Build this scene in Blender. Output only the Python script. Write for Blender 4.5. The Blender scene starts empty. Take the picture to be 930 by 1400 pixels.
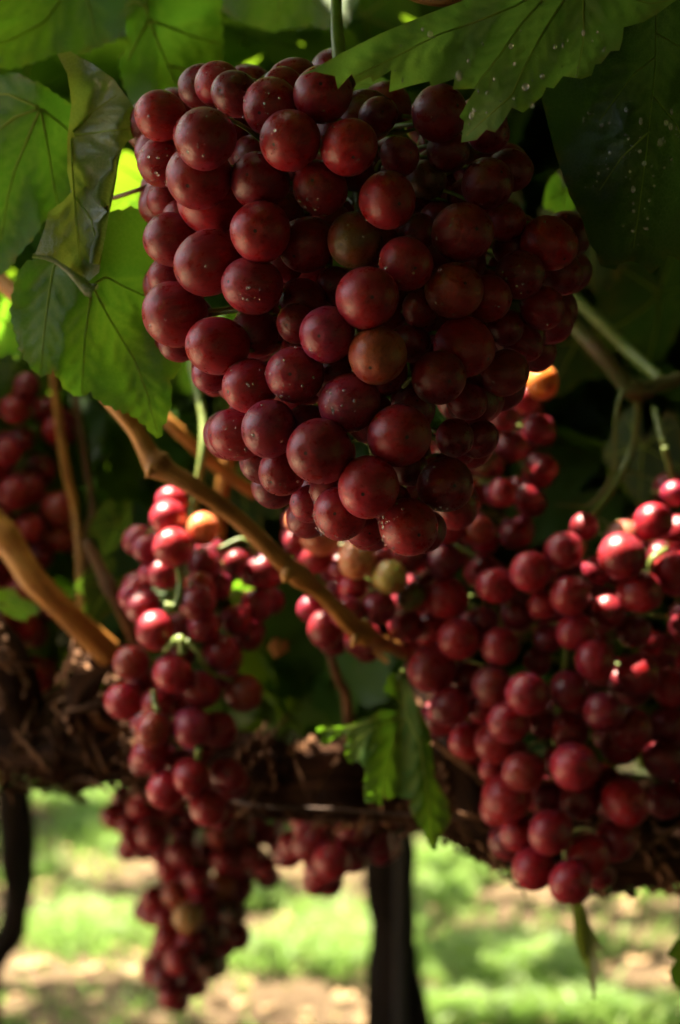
import bpy, math, random
import numpy as np
from mathutils import Vector, Matrix
from mathutils.geometry import delaunay_2d_cdt

random.seed(7); RNG = np.random.default_rng(11)
C = bpy.context.scene.collection
SC = bpy.context.scene

# ------------------------------------------------------------------ camera, sky, sun, exposure
CAM_H = 1.25
F = 2182.0                      # focal length in photograph pixels (930 x 1400)
cam_d = bpy.data.cameras.new('camera'); cam = bpy.data.objects.new('camera', cam_d); C.objects.link(cam)
cam.location = (0, 0, CAM_H); cam.rotation_euler = (math.pi / 2, 0, 0)
cam_d.sensor_fit = 'VERTICAL'; cam_d.sensor_height = 36.0; cam_d.lens = F / 1400 * 36.0
cam_d.clip_start = 0.02; cam_d.clip_end = 500
cam_d.dof.use_dof = True; cam_d.dof.focus_distance = 0.578; cam_d.dof.aperture_fstop = 8.5
SC.camera = cam

SUN_DIR = Vector((-0.37, 0.13, 0.90)).normalized()       # towards the sun
world = bpy.data.worlds.new('World'); SC.world = world; world.use_nodes = True
wn = world.node_tree; bgn = wn.nodes['Background']
sky = wn.nodes.new('ShaderNodeTexSky'); sky.sky_type = 'NISHITA'; sky.sun_disc = False
sky.sun_elevation = math.asin(SUN_DIR.z); sky.sun_rotation = math.atan2(SUN_DIR.x, SUN_DIR.y)
sky.air_density = 0.7; sky.dust_density = 6.0; sky.ozone_density = 0.3
wn.links.new(sky.outputs[0], bgn.inputs[0]); bgn.inputs[1].default_value = 0.085
sun_d = bpy.data.lights.new('sun', 'SUN'); sun = bpy.data.objects.new('sun', sun_d); C.objects.link(sun)
sun_d.energy = 5.0; sun_d.angle = math.radians(0.53); sun_d.color = (1.0, 0.88, 0.68)
sun.rotation_euler = SUN_DIR.to_track_quat('Z', 'Y').to_euler(); sun.location = (-2, 3, 6)
SC.view_settings.view_transform = 'Standard'; SC.view_settings.look = 'None'
SC.view_settings.gamma = 1.0; SC.view_settings.exposure = 3.16
SC.cycles.use_denoising = True
SC.cycles.max_bounces = 6; SC.cycles.diffuse_bounces = 3; SC.cycles.glossy_bounces = 3; SC.cycles.transmission_bounces = 5; SC.cycles.transparent_max_bounces = 6

# ------------------------------------------------------------------ helpers
def P(px, py, Y):
    """a point seen at a photograph pixel, at distance Y in front of the camera"""
    return np.array([(px - 465.0) / F * Y, Y, CAM_H - (py - 700.0) / F * Y])

def obj(name, verts, faces, mat=None, parent=None, smooth=True, uv=None, attr=None, origin=None):
    v = np.asarray(verts, dtype=float)
    o0 = v.mean(axis=0) if origin is None else np.asarray(origin, float)
    me = bpy.data.meshes.new(name)
    me.from_pydata((v - o0).tolist(), [], faces if isinstance(faces, list) else faces.tolist())
    if smooth:
        me.polygons.foreach_set('use_smooth', [True] * len(me.polygons))
    if uv is not None:
        lay = me.uv_layers.new(name='UVMap')
        li = np.empty(len(me.loops), dtype=np.int32); me.loops.foreach_get('vertex_index', li)
        lay.data.foreach_set('uv', np.asarray(uv, float)[li].ravel())
    if attr:
        for k, a in attr.items():
            at = me.attributes.new(k, 'FLOAT', 'POINT'); at.data.foreach_set('value', np.asarray(a, float))
    if mat: me.materials.append(mat)
    me.update()
    o = bpy.data.objects.new(name, me); C.objects.link(o)
    put(o, o0, parent)
    return o

WORLD = {}
def put(o, w, parent=None):
    w = np.asarray(w, float); base = np.zeros(3)
    if parent is not None:
        o.parent = parent; base = WORLD[parent.name]
    o.location = (w - base).tolist(); WORLD[o.name] = w

def thing(name, loc, label, cat, group=None):
    o = bpy.data.objects.new(name, None); C.objects.link(o); o.empty_display_size = 0.02
    put(o, loc); tag(o, label, cat, group); return o

def tag(o, label=None, cat=None, group=None, kind=None):
    if label: o['label'] = label
    if cat: o['category'] = cat
    if group: o['group'] = group
    if kind: o['kind'] = kind
    return o

def smooth_path(pts, n=6):
    """Catmull-Rom through rows (x, y, z, r)"""
    p = np.asarray(pts, float); p = np.vstack([2 * p[0] - p[1], p, 2 * p[-1] - p[-2]])
    out = []
    for i in range(1, len(p) - 2):
        for k in range(n):
            t = k / n; a, b, c, d = p[i - 1], p[i], p[i + 1], p[i + 2]
            out.append(0.5 * ((2 * b) + (c - a) * t + (2 * a - 5 * b + 4 * c - d) * t * t + (3 * b - a - 3 * c + d) * t ** 3))
    out.append(p[-2]); return np.array(out)

def tube(path, sides=10, rough=None, cap=True):
    """path rows (x,y,z,r) -> verts, faces; rough(i, ang) multiplies the radius"""
    path = np.asarray(path, float); n = len(path)
    tang = np.gradient(path[:, :3], axis=0); tang /= np.linalg.norm(tang, axis=1)[:, None] + 1e-12
    ref = np.array([0.31, 0.9, 0.27]); ref /= np.linalg.norm(ref)
    if abs(tang[0] @ ref) > 0.93: ref = np.array([0.8, -0.1, 0.6]); ref /= np.linalg.norm(ref)
    V = []; u = np.cross(tang[0], ref); u /= np.linalg.norm(u)
    for i in range(n):
        u = u - tang[i] * (u @ tang[i]); u /= np.linalg.norm(u) + 1e-12; w = np.cross(tang[i], u)
        for k in range(sides):
            a = 2 * math.pi * k / sides; r = abs(path[i, 3])
            if rough is not None: r *= rough(i / max(1, n - 1), a)
            V.append(path[i, :3] + (u * math.cos(a) + w * math.sin(a)) * r)
    Fc = []
    for i in range(n - 1):
        for k in range(sides):
            k2 = (k + 1) % sides
            Fc.append([i * sides + k, i * sides + k2, (i + 1) * sides + k2, (i + 1) * sides + k])
    if cap:
        Fc.append(list(range(sides))[::-1]); Fc.append([(n - 1) * sides + k for k in range(sides)])
    return V, Fc

def tube_uv(path, sides):
    d = np.r_[0, np.cumsum(np.linalg.norm(np.diff(np.asarray(path)[:, :3], axis=0), axis=1))]
    return np.array([[k / sides if k <= sides / 2 else k / sides - 1, q] for q in d for k in range(sides)])

def join(parts):
    V, Fc, o = [], [], 0
    for v, f in parts:
        V.extend([list(q) for q in v]); Fc.extend([[i + o for i in q] for q in f]); o += len(v)
    return V, Fc

def pxpath(rows, n=6):
    """rows (px, py, Y, radius in photograph pixels) -> smoothed world path"""
    pts = []
    for (x, y, Y, r) in rows:
        p = P(x, y, Y); pts.append([p[0], p[1], p[2], r * Y / F])
    return smooth_path(pts, n)

# ------------------------------------------------------------------ materials
def mat(name):
    m = bpy.data.materials.new(name); m.use_nodes = True
    nt = m.node_tree; b = nt.nodes['Principled BSDF']; out = nt.nodes['Material Output']
    return m, nt, b, out
def N(nt, t, **k):
    n = nt.nodes.new(t)
    for a, v in k.items():
        if a.startswith('i_'):
            n.inputs[a[2:].replace('_', ' ')].default_value = v
        else: setattr(n, a, v)
    return n
def ramp(nt, fac, stops):
    r = nt.nodes.new('ShaderNodeValToRGB'); e = r.color_ramp.elements
    while len(e) < len(stops): e.new(0.5)
    for k, (p, c) in enumerate(stops):
        e[k].position = p; e[k].color = c if len(c) == 4 else (*c, 1)
    nt.links.new(fac, r.inputs[0]); return r
def mix(nt, fac, a, b, blend='MIX'):
    m = nt.nodes.new('ShaderNodeMix'); m.data_type = 'RGBA'; m.blend_type = blend
    for s, i in ((fac, 0), (a, 6), (b, 7)):
        if hasattr(s, 'links'): nt.links.new(s, m.inputs[i])
        else: m.inputs[i].default_value = s if i == 0 else ((*s, 1) if len(s) == 3 else s)
    return m.outputs[2]
def math_(nt, op, a, b=None, clamp=False):
    m = nt.nodes.new('ShaderNodeMath'); m.operation = op; m.use_clamp = clamp
    for s, i in ((a, 0), (b, 1)):
        if s is None: continue
        if hasattr(s, 'links'): nt.links.new(s, m.inputs[i])
        else: m.inputs[i].default_value = s
    return m.outputs[0]

def grape_material(name, droplets=False):
    m, nt, b, out = mat(name); L = nt.links.new
    oi = N(nt, 'ShaderNodeObjectInfo'); tc = N(nt, 'ShaderNodeTexCoord')
    off = N(nt, 'ShaderNodeVectorMath', operation='MULTIPLY_ADD')
    L(oi.outputs['Random'], off.inputs[0]); off.inputs[1].default_value = (37, 53, 71); L(tc.outputs['Object'], off.inputs[2])
    co = off.outputs[0]
    # streaks running from the stem end: stretch along the berry's axis
    mp = N(nt, 'ShaderNodeMapping'); mp.inputs['Scale'].default_value = (1, 1, 0.25); L(co, mp.inputs[0])
    st = N(nt, 'ShaderNodeTexNoise', i_Scale=7.0, i_Detail=6.0, i_Roughness=0.65); L(mp.outputs[0], st.inputs['Vector'])
    pt = N(nt, 'ShaderNodeTexNoise', i_Scale=1.6, i_Detail=3.0); L(co, pt.inputs['Vector'])
    f1 = ramp(nt, st.outputs['Fac'], [(0.3, (0.55, 0.5, 0.5)), (0.75, (1.35, 1.2, 1.15))])
    col = mix(nt, 1.0, oi.outputs['Color'], f1.outputs[0], 'MULTIPLY')
    # paler, less ripe side
    f2 = ramp(nt, pt.outputs['Fac'], [(0.52, (0, 0, 0)), (0.8, (1, 1, 1))])
    rip = math_(nt, 'MULTIPLY', f2.outputs[0], 0.22)
    col = mix(nt, rip, col, (0.22, 0.035, 0.014))
    # pale berries flush red from one side
    fl = N(nt, 'ShaderNodeTexNoise', i_Scale=0.9, i_Detail=2.0); L(off.outputs[0], fl.inputs['Vector'])
    flr = ramp(nt, fl.outputs['Fac'], [(0.50, (0, 0, 0)), (0.66, (1, 1, 1))])
    col = mix(nt, math_(nt, 'MULTIPLY', flr.outputs[0], 0.6), col, (0.240, 0.009, 0.010))
    # dusty bloom; its purple edge sheen is painted in by facing angle
    bl = N(nt, 'ShaderNodeTexNoise', i_Scale=2.6, i_Detail=8.0, i_Roughness=0.7); L(co, bl.inputs['Vector'])
    blr = ramp(nt, bl.outputs['Fac'], [(0.40, (0, 0, 0)), (0.66, (1, 1, 1))])
    lw = N(nt, 'ShaderNodeLayerWeight', i_Blend=0.35)
    bf = math_(nt, 'MULTIPLY', blr.outputs[0], math_(nt, 'ADD', math_(nt, 'MULTIPLY', lw.outputs['Facing'], 0.30), 0.05))
    col = mix(nt, bf, col, (0.34, 0.13, 0.25))
    # lenticels and specks
    vo = N(nt, 'ShaderNodeTexVoronoi', i_Scale=9.0, feature='F1'); L(co, vo.inputs['Vector'])
    sp = ramp(nt, vo.outputs['Distance'], [(0.045, (1, 1, 1)), (0.085, (0, 0, 0))])
    ns = N(nt, 'ShaderNodeTexNoise', i_Scale=3.3); L(co, ns.inputs['Vector'])
    spf = math_(nt, 'MULTIPLY', sp.outputs[0], math_(nt, 'GREATER_THAN', ns.outputs['Fac'], 0.5))
    col = mix(nt, math_(nt, 'MULTIPLY', spf, 0.75), col, (0.03, 0.008, 0.006))
    # blossom-end scar at local -Z
    sep = N(nt, 'ShaderNodeSeparateXYZ'); L(tc.outputs['Object'], sep.inputs[0])
    rad = math_(nt, 'SQRT', math_(nt, 'ADD', math_(nt, 'MULTIPLY', sep.outputs[0], sep.outputs[0]), math_(nt, 'MULTIPLY', sep.outputs[1], sep.outputs[1])))
    sc = math_(nt, 'MULTIPLY', math_(nt, 'LESS_THAN', rad, 0.06), math_(nt, 'LESS_THAN', sep.outputs[2], 0.0))
    col = mix(nt, sc, col, (0.03, 0.012, 0.008))
    L(col, b.inputs['Base Color'])
    rg = ramp(nt, bl.outputs['Fac'], [(0.35, (0.22,) * 3), (0.7, (0.46,) * 3)])
    L(rg.outputs[0], b.inputs['Roughness'])
    b.inputs['Specular IOR Level'].default_value = 0.4
    b.inputs['Subsurface Weight'].default_value = 0.55
    b.inputs['Subsurface Radius'].default_value = (1.0, 0.22, 0.08)
    b.inputs['Subsurface Scale'].default_value = 0.006
    bn = N(nt, 'ShaderNodeTexNoise', i_Scale=40.0, i_Detail=4.0); L(co, bn.inputs['Vector'])
    hh = math_(nt, 'ADD', math_(nt, 'MULTIPLY', bn.outputs['Fac'], 0.3), math_(nt, 'MULTIPLY', st.outputs['Fac'], 1.0))
    bp = N(nt, 'ShaderNodeBump', i_Strength=0.12, i_Distance=0.02); L(hh, bp.inputs['Height'])
    L(bp.outputs[0], b.inputs['Normal'])
    return m

def leaf_material(name, base, dark, pale, trans, rough=0.38, trans_w=0.42, spec=0.22):
    m, nt, b, out = mat(name); L = nt.links.new
    uv = N(nt, 'ShaderNodeUVMap'); tc = N(nt, 'ShaderNodeTexCoord'); oi = N(nt, 'ShaderNodeObjectInfo')
    n1 = N(nt, 'ShaderNodeTexNoise', i_Scale=38.0, i_Detail=5.0, i_Roughness=0.6); L(tc.outputs['Object'], n1.inputs['Vector'])
    n2 = N(nt, 'ShaderNodeTexNoise', i_Scale=170.0, i_Detail=5.0, i_Roughness=0.7); L(tc.outputs['Object'], n2.inputs['Vector'])
    r1 = ramp(nt, n1.outputs['Fac'], [(0.36, tuple(.8 * q for q in dark)), (0.64, tuple(1.15 * q for q in base))])
    col = mix(nt, math_(nt, 'MULTIPLY', n2.outputs['Fac'], 0.5), r1.outputs[0], tuple(0.55 * q for q in dark))
    # areoles: the fine vein net
    vo = N(nt, 'ShaderNodeTexVoronoi', feature='DISTANCE_TO_EDGE', i_Scale=9.0)
    wv = mix(nt, 0.06, uv.outputs[0], n1.outputs['Color'], 'LINEAR_LIGHT'); L(wv, vo.inputs['Vector'])
    vr = ramp(nt, vo.outputs['Distance'], [(0.0, (1, 1, 1)), (0.07, (0, 0, 0))])
    col = mix(nt, math_(nt, 'MULTIPLY', vr.outputs[0], 0.30), col, pale)
    at = N(nt, 'ShaderNodeAttribute', attribute_name='vein')
    col = mix(nt, math_(nt, 'MULTIPLY', at.outputs['Fac'], 0.7), col, pale)
    # brown specks and dry spots
    v2 = N(nt, 'ShaderNodeTexVoronoi', i_Scale=15.0); L(uv.outputs[0], v2.inputs['Vector'])
    s2 = ramp(nt, v2.outputs['Distance'], [(0.05, (1, 1, 1)), (0.10, (0, 0, 0))])
    n3 = N(nt, 'ShaderNodeTexNoise', i_Scale=2.2); L(uv.outputs[0], n3.inputs['Vector'])
    sf = math_(nt, 'MULTIPLY', s2.outputs[0], math_(nt, 'GREATER_THAN', n3.outputs['Fac'], 0.52))
    col = mix(nt, math_(nt, 'MULTIPLY', sf, 0.8), col, (0.035, 0.025, 0.010))
    ed = N(nt, 'ShaderNodeAttribute', attribute_name='rim')
    rimf = math_(nt, 'MULTIPLY', ed.outputs['Fac'], ramp(nt, n3.outputs['Fac'], [(0.45, (0, 0, 0)), (0.7, (1, 1, 1))]).outputs[0])
    col = mix(nt, math_(nt, 'MULTIPLY', rimf, 0.7), col, (0.20, 0.12, 0.015))
    L(col, b.inputs['Base Color'])
    b.inputs['Roughness'].default_value = rough; b.inputs['Specular IOR Level'].default_value = spec
    rr = ramp(nt, n1.outputs['Fac'], [(0.35, (rough - 0.08,) * 3), (0.7, (rough + 0.12,) * 3)]); L(rr.outputs[0], b.inputs['Roughness'])
    h = math_(nt, 'ADD', math_(nt, 'MULTIPLY', vr.outputs[0], -0.5), math_(nt, 'ADD', math_(nt, 'MULTIPLY', n2.outputs['Fac'], 0.6), n1.outputs['Fac']))
    bp = N(nt, 'ShaderNodeBump', i_Strength=0.5, i_Distance=0.0008); L(h, bp.inputs['Height'])
    L(bp.outputs[0], b.inputs['Normal'])
    tr = N(nt, 'ShaderNodeBsdfTranslucent'); tcol = mix(nt, 1.0, mix(nt, 0.5, col, trans), (3.0, 2.6, 1.2), 'MULTIPLY')
    L(mix(nt, 0.65, tcol, trans), tr.inputs['Color'])
    ms = N(nt, 'ShaderNodeMixShader'); ms.inputs[0].default_value = trans_w
    L(b.outputs[0], ms.inputs[1]); L(tr.outputs[0], ms.inputs[2]); L(ms.outputs[0], out.inputs['Surface'])
    return m

def plain(name, c1, c2, scale=60.0, rough=0.6, stretch=(1, 1, 1), bump=0.3, spec=0.4, sss=0.0, detail=6.0, c3=None, dist=0.002):
    m, nt, b, out = mat(name); L = nt.links.new
    tc = N(nt, 'ShaderNodeTexCoord'); mp = N(nt, 'ShaderNodeMapping'); mp.inputs['Scale'].default_value = stretch
    L(tc.outputs['Object'], mp.inputs[0])
    n = N(nt, 'ShaderNodeTexNoise', i_Scale=scale, i_Detail=detail, i_Roughness=0.65); L(mp.outputs[0], n.inputs['Vector'])
    st = [(0.32, c1), (0.68, c2)] + ([(0.85, c3)] if c3 else [])
    r = ramp(nt, n.outputs['Fac'], st); L(r.outputs[0], b.inputs['Base Color'])
    b.inputs['Roughness'].default_value = rough; b.inputs['Specular IOR Level'].default_value = spec
    if sss:
        b.inputs['Subsurface Weight'].default_value = sss; b.inputs['Subsurface Radius'].default_value = (1, .8, .3); b.inputs['Subsurface Scale'].default_value = 0.002
    bp = N(nt, 'ShaderNodeBump', i_Strength=bump, i_Distance=dist); L(n.outputs['Fac'], bp.inputs['Height']); L(bp.outputs[0], b.inputs['Normal'])
    return m

def fibre(name, c1, c2, c3, around, along, rough=0.6, bump=0.6, dist=0.002, spec=0.3, spots=0.0):
    """wood whose fibres follow the stem: u runs round it, v along it in metres"""
    m, nt, b, out = mat(name); L = nt.links.new
    uv = N(nt, 'ShaderNodeUVMap'); sp = N(nt, 'ShaderNodeSeparateXYZ'); L(uv.outputs[0], sp.inputs[0])
    a = math_(nt, 'MULTIPLY', sp.outputs[0], 6.28318); cb = N(nt, 'ShaderNodeCombineXYZ')
    L(math_(nt, 'MULTIPLY', math_(nt, 'COSINE', a), around), cb.inputs[0]); L(math_(nt, 'MULTIPLY', math_(nt, 'SINE', a), around), cb.inputs[1]); L(math_(nt, 'MULTIPLY', sp.outputs[1], along), cb.inputs[2])
    n = N(nt, 'ShaderNodeTexNoise', i_Scale=1.0, i_Detail=7.0, i_Roughness=0.68, i_Distortion=0.4); L(cb.outputs[0], n.inputs['Vector'])
    tc = N(nt, 'ShaderNodeTexCoord'); n2 = N(nt, 'ShaderNodeTexNoise', i_Scale=45.0, i_Detail=4.0); L(tc.outputs['Object'], n2.inputs['Vector'])
    r = ramp(nt, n.outputs['Fac'], [(0.34, c1), (0.56, c2), (0.74, c3)]); k = ramp(nt, n2.outputs['Fac'], [(0.3, (.55, .52, .5)), (0.7, (1.15, 1.12, 1.1))])
    col = mix(nt, 1.0, r.outputs[0], k.outputs[0], 'MULTIPLY')
    if spots:
        vo = N(nt, 'ShaderNodeTexVoronoi', i_Scale=420.0); L(tc.outputs['Object'], vo.inputs['Vector']); q = ramp(nt, vo.outputs['Distance'], [(.12, (1, 1, 1)), (.2, (0, 0, 0))])
        col = mix(nt, math_(nt, 'MULTIPLY', q.outputs[0], spots), col, (.06, .025, .01))
    L(col, b.inputs['Base Color']); b.inputs['Roughness'].default_value = rough; b.inputs['Specular IOR Level'].default_value = spec
    bp = N(nt, 'ShaderNodeBump', i_Strength=bump, i_Distance=dist); L(n.outputs['Fac'], bp.inputs['Height']); L(bp.outputs[0], b.inputs['Normal'])
    return m

M = {}
M['grape'] = grape_material('grape_skin')
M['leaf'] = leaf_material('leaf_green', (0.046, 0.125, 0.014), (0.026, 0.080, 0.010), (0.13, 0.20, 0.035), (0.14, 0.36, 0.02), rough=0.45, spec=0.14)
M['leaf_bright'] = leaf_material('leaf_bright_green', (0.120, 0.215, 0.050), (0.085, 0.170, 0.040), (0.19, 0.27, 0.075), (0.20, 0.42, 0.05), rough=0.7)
M['leaf_shaded'] = leaf_material('leaf_shaded_green', (0.026, 0.058, 0.014), (0.014, 0.036, 0.010), (0.08, 0.11, 0.03), (0.10, 0.22, 0.02), rough=0.40, trans_w=0.25)  # darkened copy of the leaf green, shade put into the colour
M['leaf_grey'] = leaf_material('leaf_grey_green', (0.095, 0.130, 0.055), (0.050, 0.085, 0.026), (0.20, 0.22, 0.08), (0.22, 0.34, 0.04), rough=0.36, trans_w=0.3, spec=0.35)
def light_leaf(name, c1, c2, trans, w, rough):
    m, nt, b, out = mat(name); L = nt.links.new; tc = N(nt, 'ShaderNodeTexCoord')
    n = N(nt, 'ShaderNodeTexNoise', i_Scale=14.0, i_Detail=2.0); L(tc.outputs['Object'], n.inputs['Vector'])
    r = ramp(nt, n.outputs['Fac'], [(0.3, c1), (0.7, c2)]); L(r.outputs[0], b.inputs['Base Color']); b.inputs['Roughness'].default_value = rough; b.inputs['Specular IOR Level'].default_value = 0.15 if 'vein' in name else 0.4
    tr = N(nt, 'ShaderNodeBsdfTranslucent'); tr.inputs['Color'].default_value = (*trans, 1)
    ms = N(nt, 'ShaderNodeMixShader'); ms.inputs[0].default_value = w; L(b.outputs[0], ms.inputs[1]); L(tr.outputs[0], ms.inputs[2]); L(ms.outputs[0], out.inputs['Surface'])
    return m
M['vein'] = light_leaf('leaf_vein', (0.190, 0.260, 0.050), (0.270, 0.330, 0.075), (0.46, 0.60, 0.09), 0.5, 0.7)
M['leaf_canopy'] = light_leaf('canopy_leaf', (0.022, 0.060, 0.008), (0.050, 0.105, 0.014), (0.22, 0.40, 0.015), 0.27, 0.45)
M['leaf_dry'] = plain('dry_leaf', (0.20, 0.075, 0.015), (0.42, 0.20, 0.05), 60, 0.7)
M['cane'] = fibre('cane_bark', (0.21, 0.075, 0.012), (0.42, 0.185, 0.034), (0.52, 0.28, 0.075), 3.2, 30, 0.45, 0.6, 0.0008, 0.35, .6)
M['cane_dull'] = fibre('cane_bark_dull', (0.09, 0.038, 0.014), (0.20, 0.10, 0.042), (0.28, 0.15, 0.07), 3.2, 25, 0.6, 0.7, 0.0008, 0.3)
M['stem'] = plain('green_stem', (0.10, 0.155, 0.03), (0.18, 0.22, 0.05), 90, 0.42, sss=0.25)
M['stem_red'] = plain('green_red_stem', (0.075, 0.12, 0.025), (0.12, 0.05, 0.025), 30, 0.42, sss=0.2)
M['bark'] = fibre('vine_bark', (0.012, 0.006, 0.004), (0.075, 0.032, 0.015), (0.20, 0.095, 0.045), 5.0, 14, 0.9, 1.0, 0.012, 0.12)
M['bark_strip'] = plain('bark_strip', (0.05, 0.022, 0.011), (0.17, 0.08, 0.036), 70, 0.85, (0.3, 1, 1), 0.8, 0.2)
M['trunk'] = fibre('trunk_bark', (0.006, 0.004, 0.003), (0.026, 0.015, 0.009), (0.06, 0.036, 0.022), 4.5, 9, 0.9, 1.0, 0.015, 0.12)
M['wire'] = plain('rusty_wire', (0.035, 0.018, 0.012), (0.09, 0.05, 0.03), 300, 0.7)
M['stake'] = plain('wooden_stake', (0.015, 0.010, 0.007), (0.04, 0.028, 0.02), 40, 0.85, (1, 1, 0.1), 0.6)
def water_material():
    m, nt, b, out = mat('water_drop')
    b.inputs['Base Color'].default_value = (1, 0.97, 0.95, 1); b.inputs['Roughness'].default_value = 0.03
    b.inputs['IOR'].default_value = 1.45; b.inputs['Transmission Weight'].default_value = 0.8
    b.inputs['Specular IOR Level'].default_value = 1.0
    return m
M['water'] = water_material()

def soil_material():
    m, nt, b, out = mat('vineyard_soil'); L = nt.links.new
    tc = N(nt, 'ShaderNodeTexCoord')
    n1 = N(nt, 'ShaderNodeTexNoise', i_Scale=2.2, i_Detail=8.0, i_Roughness=0.62); L(tc.outputs['Object'], n1.inputs['Vector'])
    n2 = N(nt, 'ShaderNodeTexNoise', i_Scale=26.0, i_Detail=8.0, i_Roughness=0.7); L(tc.outputs['Object'], n2.inputs['Vector'])
    r1 = ramp(nt, n1.outputs['Fac'], [(0.3, (0.075, 0.050, 0.031)), (0.7, (0.19, 0.135, 0.085))])
    r2 = ramp(nt, n2.outputs['Fac'], [(0.3, (0.5, 0.48, 0.45)), (0.7, (1.15, 1.15, 1.1))])
    # soil along the near row coloured dark to cut light bouncing up from below
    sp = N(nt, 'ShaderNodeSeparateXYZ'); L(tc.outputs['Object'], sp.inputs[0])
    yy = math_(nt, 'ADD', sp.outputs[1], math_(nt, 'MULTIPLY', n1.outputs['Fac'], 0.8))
    d = math_(nt, 'ABSOLUTE', math_(nt, 'SUBTRACT', yy, 1.1)); bounce_cut = ramp(nt, math_(nt, 'DIVIDE', d, 3.0), [(0.55, (1, 1, 1)), (0.72, (0, 0, 0))])
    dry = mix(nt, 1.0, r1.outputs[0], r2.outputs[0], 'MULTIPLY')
    L(mix(nt, bounce_cut.outputs[0], dry, (0.018, 0.012, 0.008)), b.inputs['Base Color'])
    b.inputs['Roughness'].default_value = 0.95; b.inputs['Specular IOR Level'].default_value = 0.085
    bp = N(nt, 'ShaderNodeBump', i_Strength=0.9, i_Distance=0.03); L(n2.outputs['Fac'], bp.inputs['Height']); L(bp.outputs[0], b.inputs['Normal'])
    return m
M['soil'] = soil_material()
M['bounce_earth'] = plain('pale_bounce_earth', (0.30, 0.225, 0.150), (0.46, 0.37, 0.26), 6, 0.95, bump=0.6, spec=0.15, dist=0.02)
M['grass'] = light_leaf('grass_blade', (0.080, 0.150, 0.030), (0.19, 0.25, 0.065), (0.26, 0.44, 0.09), 0.4, 0.5)
M['litter'] = plain('leaf_litter', (0.13, 0.075, 0.035), (0.33, 0.22, 0.11), 9, 0.85)

# ------------------------------------------------------------------ ground
def build_ground():
    xs = np.concatenate([np.linspace(-220, -8, 10), np.linspace(-7, 7, 70), np.linspace(8, 220, 10)])
    ys = np.concatenate([np.linspace(-220, -4, 10), np.linspace(-3, 13, 80), np.linspace(14, 220, 10)])
    X, Y = np.meshgrid(xs, ys); Z = 0.02 * np.sin(2.1 * X + 0.7 * Y) * np.cos(1.7 * Y) + 0.012 * np.sin(6.3 * X - 2 * Y) * np.sin(5.1 * Y)
    Z *= np.exp(-((X / 40) ** 2 + (Y / 40) ** 2))
    V = np.stack([X.ravel(), Y.ravel(), Z.ravel()], 1); nx = len(xs); ny = len(ys)
    Fc = [[j * nx + i, j * nx + i + 1, (j + 1) * nx + i + 1, (j + 1) * nx + i] for j in range(ny - 1) for i in range(nx - 1)]
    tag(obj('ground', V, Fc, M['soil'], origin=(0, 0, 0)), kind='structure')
build_ground()

def build_bounce_strip():  # pale earth strip added off to the left to bounce warm light
    ys = np.linspace(-1.0, 119, 121); V = []; Fc = []
    for k, yv in enumerate(ys):
        w = .12 * math.sin(yv * 1.3) + .07 * math.sin(yv * 3.1)
        for q, xv in enumerate((-1.55 + w, -2.1, -2.7, -3.3, -3.9, -4.6 + w)):
            V.append((xv, yv, .030 + (-.006 if q in (1, 4) else 0)))
    for k in range(120):
        for q in range(5): Fc.append([k * 6 + q + 1, k * 6 + q, (k + 1) * 6 + q, (k + 1) * 6 + q + 1])
    tag(obj('bounce_strip', V, Fc, M['bounce_earth'], origin=(-3, 0, 0)), kind='structure')
build_bounce_strip()
def ground_z(X, Y):
    return (0.02 * np.sin(2.1 * X + 0.7 * Y) * np.cos(1.7 * Y) + 0.012 * np.sin(6.3 * X - 2 * Y) * np.sin(5.1 * Y)) * np.exp(-((X / 40) ** 2 + (Y / 40) ** 2))

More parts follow.
